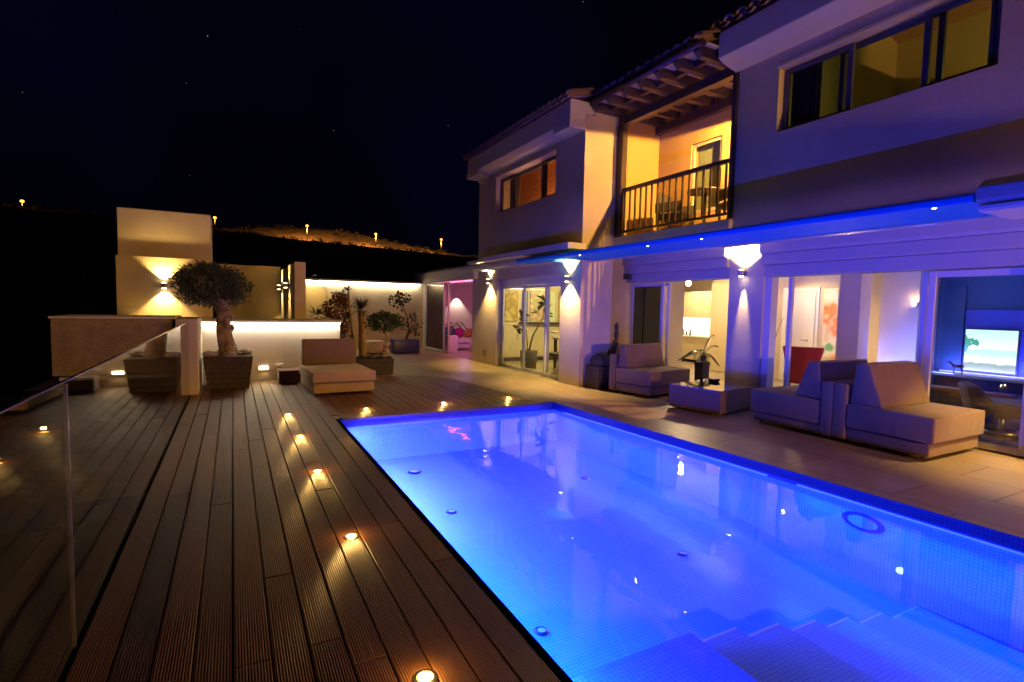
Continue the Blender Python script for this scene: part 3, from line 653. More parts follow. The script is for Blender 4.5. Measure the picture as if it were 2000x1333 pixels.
gw = tag(MB().box(-.36, 1.158, 15.7, 15.9, -.02, 2.45).build('garden_wall', 'plaster_far'), 'plain rendered garden wall behind the olive tree', 'wall')
ww = tag(MB().box(1.16, 1.38, 12.01, 15.9, -.02, 2.35).build('wing_wall', 'plaster_far'), 'narrow rendered wall end standing above the low lit wall, with two lamps', 'wall')
fw = thing('rear_wall', 'long rear garden wall with a lit strip along its top', 'wall', (3.5, 16.5, 0))
MB().box(1.385, 5.82, 17.5, 17.7, -.02, 2.15).build('body', 'plaster_far', fw)
MB().box(1.385, 5.71, 17.38, 17.7, 2.19, 2.25).build('cap', 'trim', fw)
MB().box(1.40, 5.70, 17.43, 17.46, 2.165, 2.188).build('led_strip', 'led', fw)
lamp('strip_light', 'AREA', (3.5, 17.43, 2.15), P_LED*1.0, (1.0, .84, .62), fw, direction=(0, .35, -1), sx=4.2, sy_=.03)
gate = thing('garden_door', 'brightly lit cream garden door with round studs in the rear wall', 'door', (2.1, 16.3, 0))
MB().box(1.9, 2.6, 17.44, 17.495, 0, 2.0).build('leaf', 'cream', gate)
mb = MB()
for z in (.6, 1.0, 1.4): mb.tube([(2.42, 17.44, z), (2.42, 17.42, z)], .02, 8)
mb.build('stud', 'wood_dark', gate)
lamp('assumed_door_spot', 'SPOT', (2.2, 17.0, 2.3), 40, YEL, gate, spot=R(110), direction=(0, .25, -1), size=.03)
MB().tube([(2.2, 17.0, 2.31), (2.2, 17.0, 2.37)], .04, 12).tube([(2.2, 17.0, 2.36), (2.2, 17.6, 2.36), (2.2, 17.6, 2.2)], .012, 6).build('assumed_bracket_lamp', 'steel', gate)  # unseen lamp assumed from the strong light on the door
fl = thing('flood_light', 'small floodlight on a bracket fixed to the wing wall', 'floodlight', (1.4, 12.1, 2.0))
MB().tube([(1.38, 12.1, 2.0), (1.62, 12.05, 1.97)], .01, 6).build('bracket', 'alu_dark', fl)
MB().blob((1.66, 12.04, 2.0), .03, 1.4, 1, .8, 8).build('head', 'steel', fl)
# recessed step lights
for x, lb in ((.5, 'small lit step light recessed in the low stone wall beside the olive planter'),):
    t = thing('step_light', lb, 'wall light', (x, 10.94, .25))
    MB().box(x-.10, x+.10, 10.925, 10.949, .20, .30).build('frame', 'trim', t)
    MB().box(x-.07, x+.07, 10.915, 10.924, .215, .265).build('lens', 'led_warm', t)
    lamp('step_bulb', 'SPOT', (x, 10.90, .25), 2, YEL, t, spot=R(130), direction=(0, -.5, -1), size=.02)
sk = thing('wall_socket', 'small weatherproof socket on the low stone wall', 'socket', (.77, 10.94, .25))
MB().box(.70, .84, 10.928, 10.949, .21, .31).build('plate', 'trim', sk, bevel=.004)
MB().box(.73, .81, 10.915, 10.927, .23, .28).build('cover', 'alu', sk)

# ---------------------------------------------------------------- wall lamps
def sconce(label, c, nrm, power=P_SCONCE, ang=78, up=1.0, dn=1.0, dang=None, bl_=.45, group='up and down wall lamps on the villa and garden walls', colr=YEL):
    n_ = Vector(nrm); t = thing('wall_lamp', label, 'wall lamp', c, 0, group)
    p = Vector(c)+n_*.085
    MB().tube([p+Vector((0, 0, -.05)), p+Vector((0, 0, .05))], .045, 18).build('body', 'steel', t)
    mb = MB(); q = Vector(c)+n_*.03; d = Vector((abs(n_.y), abs(n_.x), 0))
    mb.box(min(c[0], p.x)-d.x*.02, max(c[0], p.x)+d.x*.02, min(c[1], p.y)-d.y*.02, max(c[1], p.y)+d.y*.02, c[2]-.02, c[2]+.02).build('bracket', 'steel', t)
    for s_, k in ((1, up), (-1, dn)):
        MB().tube([p+Vector((0, 0, s_*.051)), p+Vector((0, 0, s_*.056))], .036, 16).build('lens', 'led_warm', t)
        if k: lamp('lamp_bulb', 'SPOT', tuple(p+Vector((0, 0, s_*.062))), power*k, colr, t, size=.018, spot=R(dang if dang and s_ < 0 else ang), direction=(-n_.x*.16, -n_.y*.16, s_), blend=bl_)
    return t
sconce('wall lamp throwing light up and down the chimney block, beside the olive crown', (-1.15, 12.0, 1.76), (0, -1, 0), P_SCONCE*.8, 100)
sconce('wall lamp on the pillar left of the dining room window', (X1, 12.15, 2.13), (-1, 0, 0), P_SCONCE*1.3, 100)
sconce('wall lamp on the pillar between the dining window and the shadowed side wall', (X1, 8.56, 2.06), (-1, 0, 0), P_SCONCE*1.9, 100)
sconce('very bright wall lamp on the pillar between kitchen and living room doors', (XG, 5.83, 2.12), (-1, 0, 0), P_SCONCE*3, 120, up=2.2, dn=.3, dang=26, bl_=.9)
sconce('assumed wall lamp on the pillar out of sight at the right edge', (XG, 1.6, 2.12), (-1, 0, 0), P_SCONCE*1.4, 110, up=.6, dn=1.6)  # assumed lamp out of view, warming the near patio and sofa fronts
sconce('nearer of the two lamps on the side of the narrow wall end', (1.16, 13.2, 1.88), (-1, 0, 0), P_SCONCE*.5)
sconce('farther of the two lamps on the side of the narrow wall end', (1.16, 15.2, 1.88), (-1, 0, 0), P_SCONCE*.5)
# added lantern, unseen behind the photographer, for warm fill on camera-facing surfaces
tl = thing('added_fill_lantern', 'added warm fill lantern on a post behind the camera, out of the picture', 'lantern', (5.75, -5.2, 0))
MB().cyl((5.75, -5.2), .03, 0, 1.6, 12).build('post', 'alu_dark', tl)
MB().cyl((5.75, -5.2), .12, 1.90, 1.96, 16).build('cap', 'alu_dark', tl)
lamp('fill_bulb', 'POINT', (5.75, -5.2, 1.75), 1600, (1, .46, .09), tl, size=.09)
# assumed balcony lamp, unseen, on the pier hidden behind the right wing
bl = thing('assumed_balcony_lamp', 'assumed shaded balcony lamp on the pier beside the railing', 'wall lamp', (7.15, 5.55, 4.74))
MB().frustum((7.15, 5.60), .12, .06, 4.74, .08, .04, 4.86).build('shade', 'wood_dark', bl)
lamp('balcony_bulb', 'SPOT', (7.15, 5.62, 4.70), 800, (1, .47, .09), bl, size=.03, spot=R(172), direction=(.05, .16, -1), blend=.05)
# security camera
sc = thing('security_camera', 'white security camera under the left eave', 'camera', (X1, 12.5, 4.8))
MB().tube([(X1, 12.5, 4.80), (5.70, 12.45, 4.70)], .014, 8).build('bracket', 'white', sc)
MB().tube([(5.72, 12.45, 4.68), (5.56, 12.36, 4.63)], .034, 12).build('housing', 'white', sc)

# ---------------------------------------------------------------- outdoor furniture
def chaise(name, label, loc, rz, W_, L_, zb, zs, zt, panel=True, m_='fabric', backm=None, group=None, lean=.16, bd=.36, bh=None):
    t = thing(name, label, 'outdoor sofa' if panel else 'sun lounger', loc, rz, group)
    Wm = WORLD[t.name]
    def put(mb, nm, mt, bev, seg=4):
        mb.v = [tuple(Wm @ Vector(p)) for p in mb.v]; return mb.build(nm, mt, t, bevel=bev, seg=seg)
    e = .15 if panel else .0
    put(MB().box(.02, W_-.02, .02, L_-e-.004, .035, zb), 'base', m_, .014)
    put(MB().box(0, W_, -.02, L_-e-.006, zb+.012, zs), 'seat_cushion', m_, .024)
    if panel: put(MB().box(0, W_, L_-.15, L_, .035, .68), 'back_panel', m_, .018)
    yb = L_-e-.01; zt_ = zt
    rw = .006; g = .010
    put(MB().tube([(g, L_-e-.02, zs-g), (g, -.02+g, zs-g), (W_-g, -.02+g, zs-g), (W_-g, L_-e-.02, zs-g)], rw, 6).tube([(g, L_-e-.02, zb+.012+g), (g, -.02+g, zb+.012+g), (W_-g, -.02+g, zb+.012+g), (W_-g, L_-e-.02, zb+.012+g)], rw, 6), 'piping', m_, 0)
    put(MB().prism([(yb-bd, zs+.004), (yb-bd+lean, zt_), (yb-.06, zt_+.01), (yb-.01, zs+.004)], 'x', .03, W_-.05), 'back_cushion', backm or m_, .022)
    mb = MB()
    for fx in (.1, W_-.1):
        for fy in (.1, L_-.12): put(MB().cyl((fx, fy), .025, 0, .035, 10), 'foot', 'alu_dark', 0, 1)
    return t
G = 'taupe block sofas on the patio'
chaise('outdoor_sofa', 'rightmost sofa, chaise with its wedge cushion facing the camera side', (6.25, 2.62, 0), 0, 1.13, 1.0, .175, .46, .93, group=G)
chaise('outdoor_sofa', 'middle sofa standing back to back with the rightmost chaise', (6.25+1.13, 4.72, 0), math.pi, 1.13, 1.10, .14, .45, .90, group=G)
chaise('outdoor_sofa', 'armless sofa beside the cactus pots, turned towards the coffee table', (6.17, 6.62, 0), R(9), 1.12, .92, .18, .45, .86, group=G, lean=.1, bd=.26)
lg = chaise('sun_lounger', 'beige block lounger with brown backrest standing on the wooden deck', (1.10, 8.80, 0), R(2), 1.02, 1.38, .195, .37, .83, panel=False, m_='fabric2', backm='fabric_back', lean=.03, bd=.20)
tb = thing('coffee_table', 'low glossy dark coffee table between the sofas', 'coffee table', (6.12, 5.12, 0), R(12))
Wm = WORLD[tb.name]
def putl(t, mb, nm, mt, bev=0, seg=2):
    Wq = WORLD[t.name]; mb.v = [tuple(Wq @ Vector(p)) for p in mb.v]; return mb.build(nm, mt, t, bevel=bev, seg=seg)
putl(tb, MB().box(0, 1.1, 0, .84, .02, .345), 'body', 'table', .004)
M['table_mirror'] = mat('bronze_mirror', (.42, .36, .30), .03, metal=1)
putl(tb, MB().box(-.004, 1.104, -.004, .844, .346, .358), 'top', 'table_mirror', .002)
at = thing('ashtray', 'small dark ashtray with a pale rim on the coffee table', 'ashtray', (6.85, 5.88, .36))
MB().frustum((6.85, 5.88), .055, .055, .359, .07, .07, .40).build('bowl', 'terracotta_dark', at, bevel=.006)
MB().box(6.785, 6.915, 5.815, 5.945, .401, .408).build('rim', 'white', at)
bx = thing('side_table', 'dark brown cube side table against the low wall', 'side table', (.9, 10.3, 0))
MB().box(.72, 1.10, 10.32, 10.70, .02, .235).build('body', 'brown_box', bx, bevel=.01)
MB().box(.705, 1.115, 10.305, 10.72, .236, .25).build('top', 'brown_box', bx, bevel=.005)
# balcony furniture
def armchair(name, label, c, rz, m_, group=None):
    t = thing(name, label, 'chair', c, rz, group)
    z = c[2]
    def P(mb, nm, mt, b=.01): 
        mb.v = [(p[0], p[1], p[2]) for p in mb.v]; return putl(t, mb, nm, mt, b)
    P(MB().box(-.27, .27, -.25, .27, .30, .40), 'seat', m_)
    P(MB().box(-.27, .27, .22, .28, .40, .80), 'backrest', m_)
    for s_ in (-1, 1):
        P(MB().box(s_*.27, s_*.31, -.25, .28, .42, .60), 'armrest', m_)
        for yy in (-.22, .24): P(MB().box(s_*.24-.018, s_*.24+.018, yy-.018, yy+.018, 0, .30), 'leg', 'alu_dark', .003)
    return t
armchair('balcony_chair', 'pale backed chair on the balcony left of the round table', (7.3, 7.3, 2.86), R(20), 'grey_seat', 'chairs on the balcony')
armchair('balcony_chair', 'dark grey chair on the balcony right of the round table', (7.25, 5.85, 2.86), R(160), 'grey_seat', 'chairs on the balcony')
bt = thing('balcony_table', 'small dark round table on the balcony', 'table', (7.2, 6.55, 2.86))
MB().cyl((7.2, 6.55), .30, 3.52, 3.56, 28).build('top', 'alu_dark', bt)
MB().cyl((7.2, 6.55), .03, 2.90, 3.52, 10).build('column', 'alu_dark', bt)
MB().cyl((7.2, 6.55), .18, 2.86, 2.90, 20).build('base', 'alu_dark', bt)

# ---------------------------------------------------------------- plants
def rnd_dir(zbias=0):
    v = Vector((random.gauss(0, 1), random.gauss(0, 1), random.gauss(0, 1)+zbias)); return v.normalized()
def clump_crown(c, r, nclump, nleaf, cr_, l, w_, flat=1.0):
    """leaf clumps spread through an ellipsoid, gaps between them"""
    mb = MB(); c = Vector(c); r = Vector(r)
    for _ in range(nclump):
        d = rnd_dir(.15); q = random.uniform(.35, 1.0)**.6
        p = c+Vector((d.x*r.x, d.y*r.y, d.z*r.z))*q
        s_ = cr_*random.uniform(.6, 1.25)
        for _ in range(nleaf):
            e = rnd_dir(); pp = p+e*s_*random.uniform(.2, 1)*Vector((1, 1, flat)).length/1.7
            mb.leaf(pp, (e+rnd_dir()*.8+(pp-c).normalized()*.5), l*random.uniform(.7, 1.3), w_*random.uniform(.7, 1.3))
    return mb
def block_planter(t, c, w0, w1, z1, m_='block_pot', d0=None, d1=None):
    d0 = d0 or w0; d1 = d1 or w1
    MB().frustum(c, w0, d0, .0, w1, d1, z1).build('planter', m_, t, bevel=.008)
    MB().box(c[0]-w1+.02, c[0]+w1-.02, c[1]-d1+.02, c[1]+d1-.02, z1-.02, z1+.004).build('soil', 'deck_under', t)
# olive
ol = thing('olive_tree', 'old olive tree with a thick gnarled trunk in a square block planter', 'potted tree', (-.08, 10.38, 0))
block_planter(ol, (-.08, 10.38), .31, .375, .55)
mb = MB()
for _ in range(26):
    mb.blob((-.08+random.uniform(-.31, .31), 10.38+random.uniform(-.31, .31), .58+random.uniform(-.01, .02)), random.uniform(.045, .095), 1.3, 1, .6, 8, .08)
mb.build('stones', 'stone', ol)
tp = [(-.10, 10.38, .50), (-.09, 10.38, .68), (-.13, 10.37, .85), (-.155, 10.38, 1.05), (-.14, 10.38, 1.25), (-.18, 10.38, 1.42), (-.25, 10.4, 1.6)]
tk = MB().tube(tp, [.19, .145, .125, .115, .115, .12, .08], 14)
for a in range(9):
    d = (math.cos(a*2.4), math.sin(a*2.4))
    tk.tube([(-.17, 10.38, 1.38), (-.25+d[0]*.2, 10.38+d[1]*.15, 1.60), (-.3+d[0]*.42, 10.38+d[1]*.33, 1.78+.1*math.sin(a))], [.055, .03, .012], 7)
for k in range(9): 
    a = random.uniform(0, 6.28); z = random.uniform(.6, 1.35); tk.blob((-.13+.1*math.cos(a), 10.38+.1*math.sin(a), z), .05, 1, 1, 1.4, 7, .15)
tk.build('trunk', 'bark', ol)
cr_o = clump_crown((-.32, 10.38, 1.78), (.58, .48, .34), 205, 32, .080, .064, .0095)
cr_o.v += []; c2 = clump_crown((-.62, 10.35, 1.55), (.2, .2, .12), 18, 22, .07, .06, .008)
cr_o.add(c2.v, c2.f); c2 = clump_crown((.02, 10.35, 1.62), (.24, .25, .18), 26, 24, .09, .06, .008); cr_o.add(c2.v, c2.f)
cr_o.build('crown', 'olive_leaf', ol)
# bonsai ficus
bo = thing('bonsai_tree', 'ficus bonsai with a twisted pale trunk in a low brick planter', 'potted tree', (2.75, 11.2, 0))
block_planter(bo, (2.66, 11.28), .34, .36, .34, d0=.28, d1=.30)
mb = MB()
for _ in range(110):
    mb.leaf((2.66+random.uniform(-.34, .34), 11.28+random.uniform(-.3, .3), .33), rnd_dir(1.4), random.uniform(.04, .10), .014)
for _ in range(10): mb.blob((2.70+random.uniform(-.25, .3), 11.15+random.uniform(-.15, .2), .36), .04, 1.3, 1, .7, 7, .1)
mb.build('ground_cover', 'dark_leaf', bo)
tp = [(2.80, 11.2, .33), (2.98, 11.2, .40), (2.96, 11.2, .48), (2.85, 11.2, .50), (2.86, 11.2, .58), (2.97, 11.2, .66), (2.96, 11.2, .76), (2.89, 11.2, .86), (2.88, 11.2, .98)]
MB().tube(tp, [.03, .045, .04, .045, .04, .038, .036, .032, .02], 10).build('trunk', 'bark_pale', bo)
clump_crown((2.88, 11.2, 1.11), (.40, .34, .19), 95, 26, .07, .045, .016).build('crown', 'green_leaf', bo)
# dragon tree, red shrub, spiky yucca behind the low wall
dt = thing('dragon_tree', 'dragon tree with a thick ringed trunk and a fan of stiff blades', 'tree', (2.72, 12.6, 0))
MB().tube([(2.72, 12.6, -.02), (2.70, 12.6, .5), (2.69, 12.6, 1.0), (2.66, 12.6, 1.32)], [.10, .085, .08, .075], 12).build('trunk', 'bark_palm', dt)
def blades(mb, c, n_, l, w_, zmin=-.4, droop=.15, zb=0):
    for _ in range(n_):
        d = rnd_dir(zb)
        if d.z < zmin: d.z = abs(d.z)
        d.normalize(); mb.leaf(c, d, l*random.uniform(.7, 1.1), w_, up=(0, 0, 1) if abs(d.z) < .9 else (1, 0, 0), fold=droop)
    return mb
mb = blades(MB(), (2.66, 12.6, 1.36), 150, .42, .011, -.5)
blades(mb, (2.35, 12.5, 1.78), 70, .2, .012, -.3, 0, .3); mb.build('crown', 'dark_leaf', dt)
MB().tube([(2.5, 12.55, .5), (2.42, 12.5, 1.1), (2.35, 12.5, 1.75)], [.035, .03, .025], 8).tube([(2.47, 12.4, -.02), (2.50, 12.4, .6), (2.38, 12.45, 1.2)], [.03, .03, .02], 8).build('branch', 'bark_pale', dt)
rs = thing('red_shrub', 'reddish brown leafy shrub behind the end of the low lit wall', 'shrub', (2.2, 12.9, 0))
MB().tube([(2.2, 12.9, -.02), (2.2, 12.9, .8), (2.15, 12.9, 1.3)], [.03, .025, .015], 7).tube([(2.2, 12.9, .5), (2.35, 12.9, 1.2)], [.02, .01], 6).build('stem', 'bark', rs)
c2 = clump_crown((2.2, 12.9, 1.3), (.30, .22, .48), 60, 16, .10, .085, .018); c3 = clump_crown((2.25, 12.9, .75), (.28, .2, .4), 30, 16, .10, .085, .018); c2.add(c3.v, c3.f); c2.build('crown', 'red_leaf', rs)
yu = thing('spiky_plant', 'yellow green spiky plant growing just above the low wall', 'plant', (1.9, 13.2, .9))
MB().tube([(1.75, 13.2, -.02), (1.75, 13.2, 1.15)], [.04, .03], 8).build('stem', 'bark', yu)
mb = blades(MB(), (1.75, 13.2, 1.2), 60, .36, .016, -.1); blades(mb, (2.0, 13.1, 1.15), 50, .3, .016, 0); mb.build('leaves', 'grass_leaf', yu)
# blue pot
bp = thing('blue_planter', 'dark leaved sculptural plant in a wide blue planter by the rear wall', 'potted plant', (4.75, 16.0, 0))
MB().box(4.30, 5.12, 15.7, 16.25, 0, .42).build('planter', 'blue_pot', bp, bevel=.02, seg=3)
MB().tube([(4.75, 15.95, .40), (4.85, 15.95, .7), (4.78, 15.95, 1.1), (4.62, 15.95, 1.5)], [.06, .035, .025, .015], 8).build('stem', 'bark', bp)
c2 = clump_crown((4.58, 15.95, 1.62), (.36, .25, .26), 22, 8, .07, .10, .034)
c3 = clump_crown((5.0, 15.95, .85), (.22, .2, .34), 16, 8, .07, .09, .03); c2.add(c3.v, c3.f); c2.build('crown', 'dark_leaf', bp)
yb_ = tag(MB().tube([(3.8, 16.0, 0), (3.8, 16.0, .06), (3.8, 16, .28), (3.8, 16, .38)], [.22, .30, .32, .26], 18).build('round_pot', 'cream'), 'round yellowish pot at the foot of the rear wall', 'pot')
# cactus pots by the side wall
cp_ = thing('cactus_pot', 'round dark cactus in a square stacked stone pot at the side wall', 'potted plant', (6.12, 7.98, 0))
block_planter(cp_, (6.13, 7.92), .19, .20, .42)
mb = MB(); mb.blob((6.13, 7.92, .50), .20, 1, 1, .78, 22, .015); mb.build('cactus', 'cactus', cp_)
c2p = thing('prickly_pear', 'tall dark prickly pear cactus behind the armless sofa', 'potted plant', (6.68, 8.2, 0))
MB().cyl((6.66, 8.2), .13, 0, .3, 18, .16).build('pot', 'terracotta_dark', c2p)
mb = MB()
for (x, z, r_, t_) in ((6.62, .42, .12, 0), (6.66, .62, .10, 0), (6.70, .80, .08, 0), (6.72, .98, .075, 0), (6.72, 1.13, .07, 0), (6.56, .60, .07, 0)): mb.blob((x, 8.2, z), r_, .75, .4, 1.35, 12, .03)
mb.build('pads', 'cactus', c2p)
def palm_frond(mb, c, d, L_, droop, nl=24, ll=.15, wl_=.0065):
    c = Vector(c); d = Vector(d).normalized(); pts = []
    for i in range(nl+1):
        s_ = i/nl; pts.append(c+d*L_*s_+Vector((0, 0, -droop*s_*s_*L_)))
    mb.tube(pts[::3]+[pts[-1]], .005, 5)
    side = d.cross(Vector((0, 0, 1))); side = side.normalized() if side.length > .01 else Vector((1, 0, 0))
    for i in range(3, nl+1):
        tdir = (pts[i]-pts[i-1]).normalized(); k = math.sin(math.pi*(i/nl*.85+.1))
        for s_ in (-1, 1): mb.leaf(pts[i], side*s_+tdir*.9+Vector((0, 0, -.35)), ll*(k*.8+.25), wl_, up=(0, 0, 1))
def palm(name, label, c, potw, poth, trunk_h, fronds, L_, potm='terracotta_dark', square=True):
    t = thing(name, label, 'potted plant', (c[0], c[1], c[2]))
    if square: MB().frustum((c[0], c[1]), potw*.9, potw*.9, c[2], potw, potw, c[2]+poth).build('pot', potm, t, bevel=.006)
    else: MB().cyl((c[0], c[1]), potw*.7, c[2], c[2]+poth, 20, potw).build('pot', potm, t)
    zt = c[2]+poth+trunk_h
    MB().tube([(c[0], c[1], c[2]+poth-.02), (c[0], c[1], zt)], [.04, .025], 8).build('trunk', 'bark', t)
    mb = MB()
    for (a, e, dr, ll) in fronds:
        palm_frond(mb, (c[0], c[1], zt-.01), (math.cos(a)*math.cos(e), math.sin(a)*math.cos(e), math.sin(e)), L_*ll, dr)
    mb.build('fronds', 'palm_leaf', t)
palm('potted_palm', 'small palm in a dark square pot inside the open kitchen door', (7.95, 7.12, 0), .10, .52, .14,
     [(R(100), R(35), .8, 1.05), (R(125), R(20), .6, .9), (R(150), R(50), .7, .8), (R(60), R(55), .6, .7), (R(280), R(72), .3, 1.15), (R(300), R(60), .5, 1.0), (R(20), R(40), .8, .7), (R(200), R(35), .9, .7), (R(330), R(30), 1.0, .7), (R(250), R(30), 1, .6)], .52)
palm('potted_palm', 'arching palm in a white pot inside the pink lit room', (6.25, 15.9, 0), .17, .52, .25,
     [(R(0), R(60), .9, 1.1), (R(30), R(55), .9, 1.0), (R(-30), R(50), 1.1, 1.0), (R(80), R(60), .7, .8), (R(180), R(60), .8, .6), (R(240), R(45), .8, .6), (R(10), R(35), 1.0, 1.0)], .95, 'ceramic_white')
# fiddle leaf plant in the dining room
fp = thing('rubber_plant', 'large leaved plant in a dark pot behind the dining room glass', 'potted plant', (6.45, 11.2, 0))
MB().cyl((6.45, 11.2), .19, 0, .42, 20, .22).build('pot', 'wicker', fp)
MB().tube([(6.45, 11.2, .4), (6.50, 11.1, .8), (6.72, 11.0, 1.25), (6.74, 11.0, 1.55)], [.022, .02, .016, .01], 8).tube([(6.42, 11.2, .4), (6.40, 11.25, .9), (6.30, 11.3, 1.2)], [.018, .014, .01], 7).build('stem', 'bark', fp)
mb = MB()
for c in ((6.78, 11.0, 1.55), (6.9, 11.0, 1.30), (6.6, 11.05, 1.42), (6.28, 11.3, 1.25), (6.2, 11.35, .95), (6.72, 11, 1.7)):
    for _ in range(7): mb.leaf(Vector(c)+rnd_dir()*.05, rnd_dir(.2), random.uniform(.16, .26), .055)
mb.build('leaves', 'green_leaf', fp)

lv = MB()
for _ in range(70):
    x, y = random.choice([(random.uniform(-.5, 1.0), random.uniform(2.5, 10.5)), (random.uniform(1.3, 3.9), random.uniform(7.4, 10.4)), (random.uniform(4.9, 7.2), random.uniform(1.6, 12))])
    a = random.uniform(0, 6.28); lv.leaf((x, y, .006), (math.cos(a), math.sin(a), .08), random.uniform(.03, .055), .008, up=(0, 0, 1), fold=.1)
lv = lv.build('leaf_litter', 'red_leaf'); lv['kind'] = 'stuff'; lv['label'] = 'few small dry leaves scattered over deck and paving'; lv['category'] = 'leaf litter'
# ---------------------------------------------------------------- interiors
dc = thing('dining_chair', 'dark wicker dining chair behind the right part of the dining window', 'chair', (6.6, 10.05, 0), R(15))
putl(dc, MB().prism([(-.22, .45), (-.17, .92), (.17, .92), (.22, .45)], 'y', -.24, -.19), 'backrest', 'wicker', .02)
putl(dc, MB().box(-.23, .23, -.2, .25, .40, .46), 'seat', 'wicker', .02)
for sx_ in (-.2, .2):
    for sy2 in (-.18, .2): putl(dc, MB().tube([(sx_, sy2, 0), (sx_*.9, sy2*.9, .40)], .018, 8), 'leg', 'wood_dark')
dtb = thing('dining_table', 'pale dining table beyond the wicker chair', 'table', (7.5, 10.2, 0))
MB().box(7.0, 8.0, 9.6, 11.0, .72, .76).build('top', 'cream', dtb)
for x in (7.06, 7.94):
    for y in (9.66, 10.94): MB().box(x-.03, x+.03, y-.03, y+.03, 0, .719).build('leg', 'wood_dark', dtb)
lampobj = tag(MB().blob((6.42, 10.0, .94), .09, 1.2, 1, .3, 12).build('bread_basket', 'cream'), 'small pale dish resting on top of the wicker chair', 'dish')
# pictures on the dining end wall: generic colour patches
def picture(label, x0, x1, z0, z1, y, c1, c2, sc_=4, nm='painting', face='y', xx=None):
    m_ = mat('canvas_'+nm, c1, .6); n_ = m_.node_tree; b_ = n_.nodes['Principled BSDF']
    tcx = n_.nodes.new('ShaderNodeTexCoord'); ns = n_.nodes.new('ShaderNodeTexNoise'); ns.inputs['Scale'].default_value = sc_
    n_.links.new(tcx.outputs['Object'], ns.inputs['Vector']); rp = n_.nodes.new('ShaderNodeValToRGB')
    cs = [c1]+list(c2); rp.color_ramp.elements[0].position = .35; rp.color_ramp.elements[0].color = (*cs[0], 1); rp.color_ramp.elements[1].position = .65; rp.color_ramp.elements[1].color = (*cs[-1], 1)
    for i, c in enumerate(cs[1:-1]): e = rp.color_ramp.elements.new(.35+.3*(i+1)/(len(cs)-1)); e.color = (*c, 1)
    n_.links.new(ns.outputs[0], rp.inputs[0]); n_.links.new(rp.outputs[0], b_.inputs['Base Color'])
    if face == 'y': o_ = MB().box(x0, x1, y, y+.03, z0, z1).build(nm, m_, bevel=.003)
    else: o_ = MB().box(xx, xx+.03, x0, x1, z0, z1).build(nm, m_, bevel=.003)
    return tag(o_, label, 'painting')
picture('tall yellow and brown picture at the left of the dining room wall', 6.55, 6.95, 1.1, 1.95, 12.71, (.55, .42, .12), [(.30, .20, .06), (.60, .50, .25)])
picture('narrow blue picture on the dining room wall ledge', 7.08, 7.26, 1.08, 1.95, 12.71, (.03, .06, .35), [(.05, .10, .45)])
picture('pale picture with green and pink patches on the dining room wall ledge', 7.34, 7.80, 1.08, 1.95, 12.71, (.70, .66, .45), [(.25, .45, .25), (.65, .25, .30), (.70, .64, .40)], 7)
picture('pale blue glass like picture right of the pale one', 7.92, 8.15, 1.08, 1.95, 12.71, (.45, .60, .58), [(.60, .60, .40)])
picture('narrow yellow mosaic picture at the right end of the dining ledge', 8.28, 8.55, 1.08, 1.95, 12.71, (.62, .50, .18), [(.25, .16, .05), (.6, .45, .15)], 20)
picture('colourful painting of green, white and orange patches beside the white door', 6.20, 6.48, .60, 2.0, 0, (.15, .40, .22), [(.72, .70, .62), (.65, .55, .35), (.75, .20, .04), (.60, .50, .3)], 2.2, face='x', xx=10.66)
# kitchen
kt = thing('kitchen_units', 'pale yellow kitchen cabinets with self-glowing splashback at the back of the kitchen', 'kitchen', (12.1, 11.3, 0))
for k in range(5):
    y0 = 9.52+k*.64
    MB().box(11.70, 12.29, y0, y0+.632, .08, .72).build('base_cabinet', 'cabinet', kt, bevel=.004, seg=1)
    MB().box(11.95, 12.29, y0, y0+.632, 1.29, 2.05).build('wall_cabinet', 'cabinet', kt, bevel=.004, seg=1)
MB().box(11.66, 12.29, 9.52, 12.72, .725, .76).build('worktop', 'white', kt)
MB().box(12.27, 12.295, 9.52, 12.72, .765, 1.285).build('splashback', 'splash', kt)
for k in range(3): MB().box(10.72, 11.3, 9.52+k*.01, 9.53+k*.01, 0, 2.1)
MB().box(10.60, 10.698, 7.95, 8.62, .0, 2.2).box(10.58, 10.698, 8.63, 9.28, .0, 2.2).build('tall_cabinet', 'cabinet', kt, bevel=.004, seg=1)
mb = MB()
for k in range(6):
    y = 11.2+k*.14; mb.cyl((11.95, y), .03, .761, .80+.12*random.random()+.06, 10, .018)
bt2 = tag(mb.build('spice_jars', 'grey_seat'), 'small row of jars and bottles standing on the lit worktop', 'jars'); bt2['kind'] = 'stuff'
pd = thing('ceiling_lamp', 'glaring small ceiling lamp in the kitchen', 'ceiling lamp', (9.3, 8.9, 2.3))
PDX, PDY, PDZ = 9.3, 8.83, 2.12
MB().tube([(PDX, PDY, PDZ+.05), (PDX, PDY, 2.44)], .008, 6).build('cord', 'steel', pd)
MB().blob((PDX, PDY, PDZ), .06, 1, 1, 1, 14).build('bulb', glow('bulb_glow', (1, .75, .4), 60), pd)
lamp('kitchen_bulb', 'POINT', (PDX, PDY, PDZ-.09), 120, (1, .72, .36), pd, size=.05)
cl2 = thing('assumed_downlight', 'assumed recessed warm downlight over the kitchen units', 'ceiling lamp', (11.4, 10.8, 2.42))  # assumed fitting for the warm kitchen light
MB().cyl((11.3, 10.8), .06, 2.42, 2.438, 16).build('lens', 'led_warm', cl2)
lamp('down_bulb', 'SPOT', (11.3, 10.8, 2.40), 170, (1, .74, .38), cl2, spot=R(150), direction=(0, 0, -1), size=.05)
